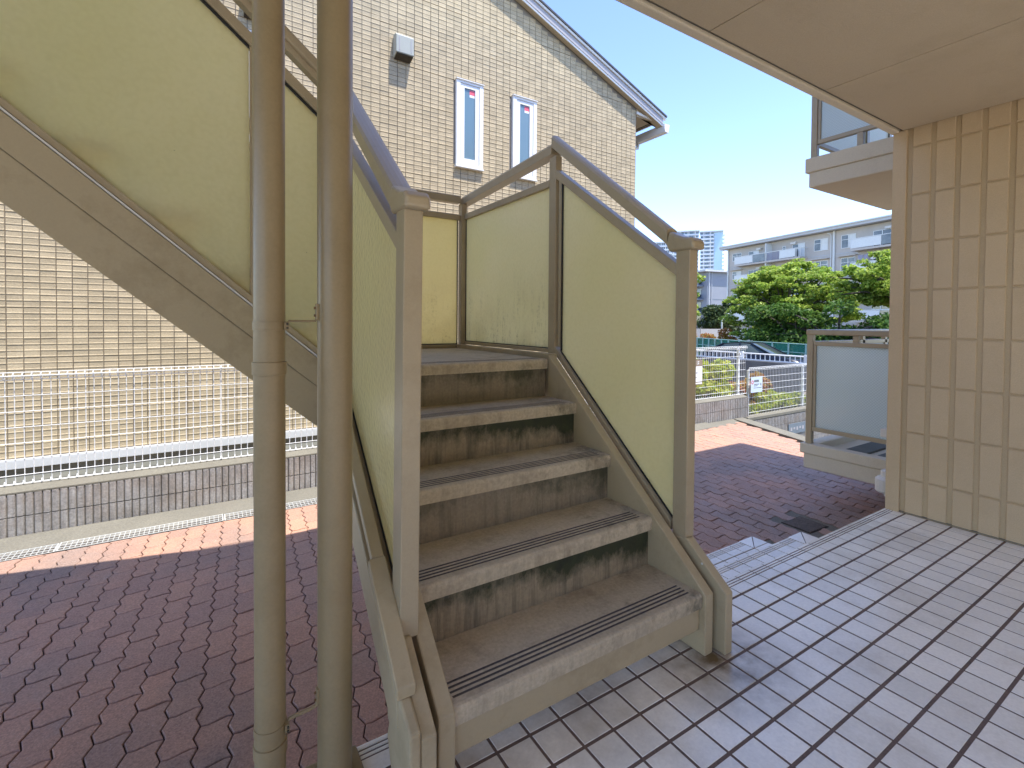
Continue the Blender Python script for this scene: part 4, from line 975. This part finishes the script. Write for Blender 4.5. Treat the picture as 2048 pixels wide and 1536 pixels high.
# dark saloon car, nose to the right
cd = Vector((.12, -.993, 0)); cn = Vector((.993, .12, 0)); cc0 = Vector((20.95, 12.75, -1.20))
CT = lambda p: (cc0.x+cd.x*p[0]+cn.x*p[1], cc0.y+cd.y*p[0]+cn.y*p[1], cc0.z+p[2])
car = thing('parked_car', cc0, 'dark blue saloon car behind the white guard rail', 'car')
def loft(mb, secs):
    k = len(secs[0]); vs_ = [p for s in secs for p in s]; fs = []
    for i in range(len(secs)-1):
        for j in range(k): fs.append((i*k+j, i*k+(j+1) % k, (i+1)*k+(j+1) % k, (i+1)*k+j))
    fs += [tuple(range(k))[::-1], tuple(range((len(secs)-1)*k, len(secs)*k))]
    return mb.add(vs_, fs)
body = []
for x, zt, hw in ((-2.3, .72, .70), (-2.2, .90, .80), (-1.6, 1.0, .85), (-.4, .98, .86), (.7, .96, .86), (1.5, .90, .85), (2.05, .80, .80), (2.28, .62, .70)):
    body.append([(x, -hw+.06, .25), (x, -hw, .40), (x, -hw, zt-.14), (x, -hw+.10, zt), (x, hw-.10, zt), (x, hw, zt-.14), (x, hw, .40), (x, hw-.06, .25)])
smooth_by_angle(loft(MB(T=CT), body).build('body', M['carpaint'], car, fix=True), 50)
cab = []
for x, zt, hb, ht in ((-1.85, 1.0, .74, .70), (-1.1, 1.38, .78, .58), (-.4, 1.45, .78, .60), (.15, 1.42, .78, .58), (1.05, .97, .76, .66)):
    cab.append([(x, -hb, .94), (x, -ht, zt-.03), (x, -ht+.08, zt), (x, ht-.08, zt), (x, ht, zt-.03), (x, hb, .94)])
smooth_by_angle(loft(MB(T=CT), cab).build('cabin_glass', M['carglass'], car, fix=True), 40)
rfp = [[(x, -h, z+.004), (x, h, z+.004), (x, h, z+.03), (x, -h, z+.03)] for x, z, h in ((-1.15, 1.36, .55), (-.4, 1.445, .58), (.12, 1.425, .56))]
loft(MB(T=CT), rfp).build('roof_panel', M['carpaint'], car, fix=True)
for s in (-1, 1):
    MB(T=CT).tube([(.12, s*.57, 1.43), (1.08, s*.70, .965)], .028, 6).build('pillar', M['carpaint'], car)
    MB(T=CT).tube([(-1.12, s*.57, 1.385), (-1.85, s*.70, 1.0)], .05, 6).build('pillar', M['carpaint'], car)
    MB(T=CT).tube([(-.35, s*.60, 1.44), (-.32, s*.80, .97)], .04, 6).build('pillar', M['carpaint'], car)
    MB(T=CT).box(.62, .78, s*.80 if s > 0 else -.96, .96 if s > 0 else -.80, .97, 1.08).build('door_mirror', M['carpaint'], car, bevel=.03)
    MB(T=CT).box(2.0, 2.22, s*.55-.16, s*.55+.16, .62, .74).build('headlight', M['chrome'], car, bevel=.03)
    for x in (-1.4, 1.4):
        wh = MB(T=CT).tube([(x, s*.66, .31), (x, s*.86, .31)], .31, 24).build('wheel', M['rubber'], car)
        MB(T=CT).tube([(x, s*.861, .31), (x, s*.868, .31)], .19, 16).build('rim', M['chrome'], wh)
# green net fence along the far side of the road
NF = [(27.0, 25.5), (28.2, 21.2), (26.6, 17.8), (25.9, 15.96), (25.65, 14.58), (25.1, 12.58), (24.6, 10.5), (24.0, 8.0)]
nf = thing('net_fence', (25.6, 14.5, -.7), 'green net fence on pale posts behind the dark car', 'fence')
mb = MB()
for a, b in zip(NF[:-1], NF[1:]):
    mb.add([(a[0], a[1], -1.3), (b[0], b[1], -1.3), (b[0], b[1], .09), (a[0], a[1], .09), (a[0]+.02, a[1]+.01, -1.3), (b[0]+.02, b[1]+.01, -1.3), (b[0]+.02, b[1]+.01, .09), (a[0]+.02, a[1]+.01, .09)], [(0, 1, 2, 3), (7, 6, 5, 4)])
mb.build('netting', M['netting'], nf)
mb = MB()
for z in (.09, -.35): mb.tube([(p[0]-.04, p[1]-.02, z) for p in NF], .022, 6)
mb.build('rail', M['net'], nf)
for p in along(NF, .75): MB().box(p[0]-.085, p[0]-.03, p[1]-.05, p[1]+.02, -1.34, .12).build('post', M['net'], nf)
sl_ = thing('street_lamp', (32.3, 22.2, -1.4), 'thin pale street lamp with one angled arm beside the grey gable', 'street lamp')
MB().tube([(32.3, 22.2, -1.4), (32.3, 22.2, 1.36)], [.07, .055], 10).build('pole', M['bpanel'], sl_)
MB().tube([(32.3, 22.2, 1.34), (32.75, 21.95, 1.80)], [.05, .04], 8).build('arm', M['bpanel'], sl_)
ww = tag(wall_strip(MB(), [(36.5, 31.5), (38.7, 28.83), (40.9, 27.3)], .25, -1.7, .53).build('garden_wall', M['danchi'], None), 'low white wall under the dark bushy tree', 'wall')

# ================================================================== TREES
def tree(label, base, clumps, size, mat, flat, seed, trunk_r, group=None, aspect=1.7):
    t = thing('tree', base, label, 'tree', group)
    foliage_obj('crown', foliage(clumps, size, flat, seed, aspect), mat, t)
    mb = MB(); b = Vector(base); cx_ = np.mean([c[0] for c in clumps]); cy_ = np.mean([c[1] for c in clumps]); zm = np.min([c[2] for c in clumps])
    fork = Vector((b.x*.7+cx_*.3, b.y*.7+cy_*.3, max(b.z+.8, zm+.2)))
    mb.tube([b, b.lerp(fork, .5)+Vector((.05, .03, 0)), fork], [trunk_r, trunk_r*.8, trunk_r*.7], 10)
    for c in (clumps if len(clumps) < 60 else clumps[5::6]):
        e = Vector(c[:3]); md = fork.lerp(e, .55)+Vector((0, 0, (e-fork).length*.10)); mb.tube([fork, md, e], [trunk_r*.45, trunk_r*.28, trunk_r*.10], 6)
    mb.build('trunk', M['bark'], t); return t
rg = random.Random(11)
def layered(cx_, cy_, z0, z1, rmax, n, per, thin=.28, top=.45):
    """tiers of flat sprays, widest a little above the lower third"""
    out = []
    for k in range(n):
        h = rg.random(); z = z0+(z1-z0)*h; w = rmax*(1-max(0, h-top)/(1-top)*.75)*(.65+.35*min(1, h/.2))
        a = rg.uniform(0, 2*math.pi); r = w*math.sqrt(rg.uniform(.05, 1)); s = rg.uniform(.55, 1.1)
        out.append((cx_+r*math.cos(a), cy_+r*math.sin(a), z-.10*r, s*.95, s*.95, s*thin, per))
    return out
def sprays(fx, fy, fz, R, z0, z1, n, per, w=.36, th=.16, az=(0, 2*math.pi), top=.5):
    out = []
    for k in range(n):
        h = (k+rg.random())/n; a = rg.uniform(*az); z = z0+(z1-z0)*h
        r = R*rg.uniform(.55, 1.05)*(1-max(0, (h-top)/(1-top))**1.6*.8)
        m_ = 6
        for q in range(m_):
            t = .28+.72*q/(m_-1)
            out.append((fx+r*t*math.cos(a)+rg.gauss(0, .12), fy+r*t*math.sin(a)+rg.gauss(0, .12), fz+(z-fz)*t**.7+rg.gauss(0, .07)-.12*r*max(0, t-.75), w*rg.uniform(.7, 1.35), w*rg.uniform(.7, 1.35), th*rg.uniform(.7, 1.5), per))
    return out
c1 = sprays(31.6, 16.9, .6, 3.9, .1, 4.6, 60, 75)
for k in range(150):
    a = rg.uniform(0, 2*math.pi); h = rg.random()**.8; r = math.sqrt(max(0, 1-h*h))*rg.uniform(.8, 1.02)
    c1.append((31.6+3.6*r*math.cos(a), 16.9+3.8*r*math.sin(a), 1.3+3.75*h*rg.uniform(.9, 1.03), rg.uniform(.35, .65), rg.uniform(.35, .65), rg.uniform(.12, .24), 95))
tree('wide layered tree with fresh green leaves in front of the flats', (31.6, 17.0, -1.5), c1, .12, M['leaf_fresh'], .5, 5, .20)
c2 = sprays(30.6, 10.9, 2.0, 3.4, 2.6, 5.0, 44, 75)
tree('fresh green tree with high spreading sprays beside the porch wall', (31.0, 10.6, -1.5), c2, .12, M['leaf_fresh'], .5, 6, .18)
c3 = [(28.0+rg.uniform(-.9, .9), 9.5+k*.62+rg.uniform(-.3, .3), rg.uniform(-.3, 2.1), .85, .85, .42, 260) for k in range(13)]+[(28.4+rg.uniform(-.6, .6), 9.0+k*.7, rg.uniform(-.5, 1.3), .8, .8, .4, 260) for k in range(12)]
tree('dense mid green tree overhanging the green net fence', (28.6, 12.5, -1.5), c3, .13, M['leaf_mid'], .4, 7, .2)
c5 = [(28.2+rg.uniform(-.7, .7), 14.4+rg.uniform(-2.2, 2.4), rg.uniform(-.2, 1.8), .8, .8, .45, 260) for k in range(16)]
tree('dark green bushy tree under the wide layered tree', (28.6, 14.8, -1.5), c5, .13, M['leaf_mid'], .4, 17, .18)
c4 = [(44.6+rg.uniform(-1.0, 1.0), 30.9+rg.uniform(-1.4, 1.4), rg.uniform(.6, 2.6), 1.0, 1.0, .7, 300) for k in range(12)]+[(45.2, 30.2, 3.0, .8, .8, .5, 260), (44.6, 31.8, 2.2, .9, .9, .5, 260)]
tree('rounded dark evergreen tree before the grey gable', (44.8, 30.9, -1.7), c4, .2, M['leaf_dark'], .3, 8, .2)
c6 = [(52.0+rg.uniform(-.8, .8), 39.4+rg.uniform(-1., 1.), z, 1.0, 1.0, .55, 240) for z in (2.2, 3.0, 4.6, 6.6, 7.3, 1.2, .4)]
tree('slender yellow green tree just right of the newel post', (52.0, 39.4, -1.7), c6, .22, M['leaf_fresh'], .4, 9, .16)
c7 = [(30.2+rg.uniform(-.4, .4), 19.9+rg.uniform(-.7, .7), rg.uniform(-.5, .5), .5, .5, .3, 200) for k in range(6)]
t_ = thing('shrub', (30.2, 19.9, -1.5), 'orange tinted shrub left of the layered tree', 'shrub'); foliage_obj('foliage', foliage(c7, .12, .35, 77), M['leaf_red'], t_); stems(t_, (30.2, 19.9, -1.5), [c[:3] for c in c7[:4]], .03)
c8 = [(35.5+rg.uniform(-.5, .5), 26.2+rg.uniform(-1.5, 1.5), rg.uniform(-.9, .0), .6, .6, .3, 180) for k in range(8)]
t_ = thing('shrub', (35.5, 26.2, -1.5), 'low mixed shrub row before the low white wall', 'shrub'); foliage_obj('foliage', foliage(c8, .14, .35, 78), M['leaf_red'], t_); stems(t_, (35.5, 26.2, -1.5), [c[:3] for c in c8[:4]], .03)

# ================================================================== BLOCKS OF FLATS
DD = Vector((.219, .976, 0)); DN = Vector((-.976, .219, 0)); A0 = Vector((66.413, 44.66, -1.7))
DT = lambda p: (A0.x+DD.x*p[0]+DN.x*p[1], A0.y+DD.y*p[0]+DN.y*p[1], p[2])
fl = thing('flats', A0, 'five storey cream block of flats with white balconies behind the trees', 'block of flats')
MB(T=DT).box(-46, .1, -9, 0, -1.7, 12.0).build('wall', M['danchi'], fl)
MB(T=DT).box(-46.8, .95, -9.8, .95, 12.05, 12.35).build('roof', M['danchiroof'], fl)
MB(T=DT).box(-46.8, .95, .86, 1.08, 12.36, 12.50).build('gutter', M['bpanel'], fl)
def window(s0, s1, z0, z1, n_p=2, hood=True, blind=False):
    w = MB(T=DT); t = .07
    w.box(s0, s1, .002, .06, z0, z0+t).box(s0, s1, .002, .06, z1-t, z1).box(s0, s0+t, .002, .06, z0+t, z1-t).box(s1-t, s1, .002, .06, z0+t, z1-t)
    for k in range(1, n_p): c = s0+(s1-s0)*k/n_p; w.box(c-.045, c+.045, .002, .06, z0+t, z1-t)
    w.box(s0+t, s1-t, .061, .08, z0+(z1-z0)*.62, z0+(z1-z0)*.62+.06)
    wo = w.build('window', M['bpanel'], fl)
    MB(T=DT).box(s0+t, s1-t, .003, .025, z0+t, z1-t).build('pane', M['darkpane'], wo)
    if hood: MB(T=DT).box(s0-.25, s1+.25, .001, .45, z1+.15, z1+.24).build('hood', M['danchi'], wo)
    if blind: MB(T=DT).box(s0+t, s0+(s1-s0)*.48, .026, .03, z0+t, z1-t).build('blind', M['bpanel'], wo)
def fbalcony(s0, s1, z, plain):
    b = MB(T=DT).box(s1, s0, .001, 1.25, z-.10, z+.12).build('balcony', M['danchi'], fl)
    L = s0-s1
    def seg(a, c, mat, bars=False):
        if bars:
            mb = MB(T=DT); n = int((c-a)*L/.18)
            for k in range(n): q = s0-L*a-(c-a)*L*k/n; mb.box(q-.11, q-.02, 1.18, 1.21, z+.16, z+1.16)
            mb.build('railing', mat, b)
        else: MB(T=DT).box(s0-L*c, s0-L*a, 1.18, 1.22, z+.20, z+1.18).build('panel', mat, b)
    seg(.0, .30, M['bpanel']); seg(.31, .49, M['darkpane']); seg(.53, .71, M['cloth_gray'], True); seg(.72, .93, M['bpanel'])
    MB(T=DT).box(s1, s0, 1.17, 1.24, z+1.2, z+1.26).box(s1, s1+.06, .05, 1.24, z+1.2, z+1.26).build('handrail', M['bpanel'], b)
    mb = MB(T=DT)
    for a in (0, .3, .5, .515, .715, .94, .995): q = s0-L*a; mb.box(q-.06, q, 1.17, 1.23, z+.12, z+1.2)
    mb.build('post', M['bpanel'], b)
    MB(T=DT).box(s0-L*.5-.05, s0-L*.5+.05, .01, 1.15, z+.121, z+2.5).build('partition', M['bpanel'], b)
    for a in (.28, .79):
        q = s0-L*a; ac = MB(T=DT).box(q-.75, q, .02, .32, z+1.95, z+2.2).build('air_conditioner', M['offwhite'], b)
for k in range(5):
    z = 9.3-2.65*k
    MB(T=DT).box(-46, .1, .0005, .03, z-.06, z+.0).build('floor_line', M['danchiroof'], fl)
    window(-2.5, -.78, z+.85, z+2.0, 2, k > 0, k == 1); window(-15.75, -13.95, z+.62, z+2.05, 2, k > 0, k == 0); window(-19.1, -17.4, z+.5, z+2.05, 2, k > 0, k == 0)
    for (a, b) in ((-5.6, -3.8), (-12.7, -10.9)): window(a, b, z+.2, z+1.95, 2, False, k == 0)
    for a in (-6.9, -9.4): window(a-.55, a, z+1.1, z+1.9, 1, False)
    fbalcony(-2.36, -13.05, z, True); 
    window(-22.9, -21.0, z+.2, z+1.95, 2, False); fbalcony(-19.35, -30.0, z, True)
MB(T=DT).tube([(-16.57, .12, 12.0), (-16.57, .12, -1.6)], .13, 8).tube([(-15.9, .4, 11.85), (-16.2, .25, 11.7), (-16.2, .1, 11.4), (-16.2, .1, -1.6)], .06, 6).build('downpipe', M['bpanel'], fl)
MB(T=DT).tube([(.02, .10, 12.0), (.02, .10, -1.6)], .11, 8).build('downpipe', M['bpanel'], fl)
ld = thing('laundry', DT((-21.5, 1.0, 7.9)), 'washing hung on a balcony pole, dark and grey clothes', 'laundry')
MB(T=DT).tube([(-19.5, 1.05, 8.65), (-25, 1.05, 8.65)], .02, 6).build('pole', M['chrome'], ld)
for k, (s, w, h, mt) in enumerate(((-20.1, .55, .7, 'cloth_gray'), (-20.75, .4, .65, 'cloth_gray'), (-21.4, .6, .55, 'offwhite'), (-22.2, .8, .75, 'cloth_dark'), (-23.1, .6, .7, 'cloth_dark'))):
    MB(T=DT).prism([(s, 8.64), (s-w, 8.64), (s-w*.92, 8.64-h), (s-w*.45, 8.6-h), (s-w*.08, 8.64-h*.95)], 'y', 1.02, 1.08).build('garment', M[mt], ld)
# second block: blank grey gable towards us
B0 = Vector((82.96, 60.34, -1.7)); BT = lambda p: (B0.x-DN.x*p[0]+DD.x*p[1], B0.y-DN.y*p[0]+DD.y*p[1], p[2])
f2 = thing('flats', B0, 'grey gable end of a second block of flats with dark stair bays', 'block of flats')
MB(T=BT).box(0, 10, 0, 40, -1.7, 11.0).build('wall', M['danchi2'], f2)
MB(T=BT).box(-1.2, 11, -.8, 41, 11.02, 11.35).build('roof', M['danchiroof'], f2)
for k in range(5):
    z = 8.3-2.65*k
    MB(T=BT).box(.6, 9.98, -.03, -.0005, z-.05, z+.03).build('joint_strip', M['plate'], f2)
    for q in (1.0, 7.0, 13.0):
        MB(T=BT).box(-1.3, -.001, q, q+5.2, z-.1, z+.1).build('balcony', M['danchi2'], f2); MB(T=BT).box(-.05, -.002, q+.6, q+4.4, z+.5, z+2.1).build('window', M['darkpane'], f2)
        MB(T=BT).box(-1.3, -1.25, q, q+5.2, z+.12, z+1.1).build('panel', M['plate'], f2)
MB(T=BT).tube([(.35, -.1, 11), (.35, -.1, -1.6)], .12, 8).tube([(1.0, -.08, 11), (1.0, -.08, -1.6)], .08, 6).build('downpipe', M['danchiroof'], f2)
# far towers
def tower(label, uc, w, zt, dep, kind):
    """uc: ground centre of the front; local x to the right of the line of sight"""
    c = Vector(uc); f = Vector((c.x, c.y, 0)).normalized(); r = Vector((f.y, -f.x, 0)); T = lambda p: (c.x+r.x*p[0]+f.x*p[1], c.y+r.y*p[0]+f.y*p[1], p[2])
    t = thing('tower_block', (c.x, c.y, -2), label, 'tower block')
    MB(T=T).box(-w/2, w/2, 0, dep, -2, zt).build('wall', M['tower'], t)
    MB(T=T).box(-w/2-.5, w/2+.5, -2.2, dep+.5, zt, zt+1.0).build('roof', M['tower'], t)
    z = zt-3.1; xr_ = w/2 if kind == 0 else w/2-6.5
    while z > 2:
        MB(T=T).box(-w/2, xr_, -1.9, -.001, z-.2, z+1.0).build('balcony', M['tower'], t)
        mb = MB(T=T); n = int((w if kind == 0 else w-6.5)/3.4)
        for k in range(n): a = -w/2+(xr_+w/2)*k/n; mb.box(a+.35, a+(xr_+w/2)/n-.35, -.25, -.002, z+1.05, z+2.75)
        mb.build('window', M['towerpane'], t)
        if kind: MB(T=T).box(w/2, w/2+1.6, 1, 5, z-.2, z+.9).build('side_balcony', M['tower'], t)
        z -= 3.1
    mb = MB(T=T)
    for k in range(4 if kind == 0 else 2): a = -w/2+(xr_+w/2)*(k+.5)/(4 if kind == 0 else 2); mb.box(a-.25, a+.25, -1.85, -.3, 0, zt-.1)
    mb.build('fin', M['white'], t)
    if kind: MB(T=T).box(w/2-6.2, w/2-.001, -.35, -.002, -1, zt-.2).build('blank_panel', M['towerblue'], t)
tower('wide pale tower block far off, left of the gap', (333.5, 265.0, 0), 22.5, 75.2, 18, 0)
tower('pale tower block far off with blank blue side strip', (352.3, 253.0, 0), 17.0, 75.4, 18, 1)
tower('lower stepped wing of the far pale towers, leftmost', (318.5, 273.8, 0), 14.0, 66.0, 16, 0)
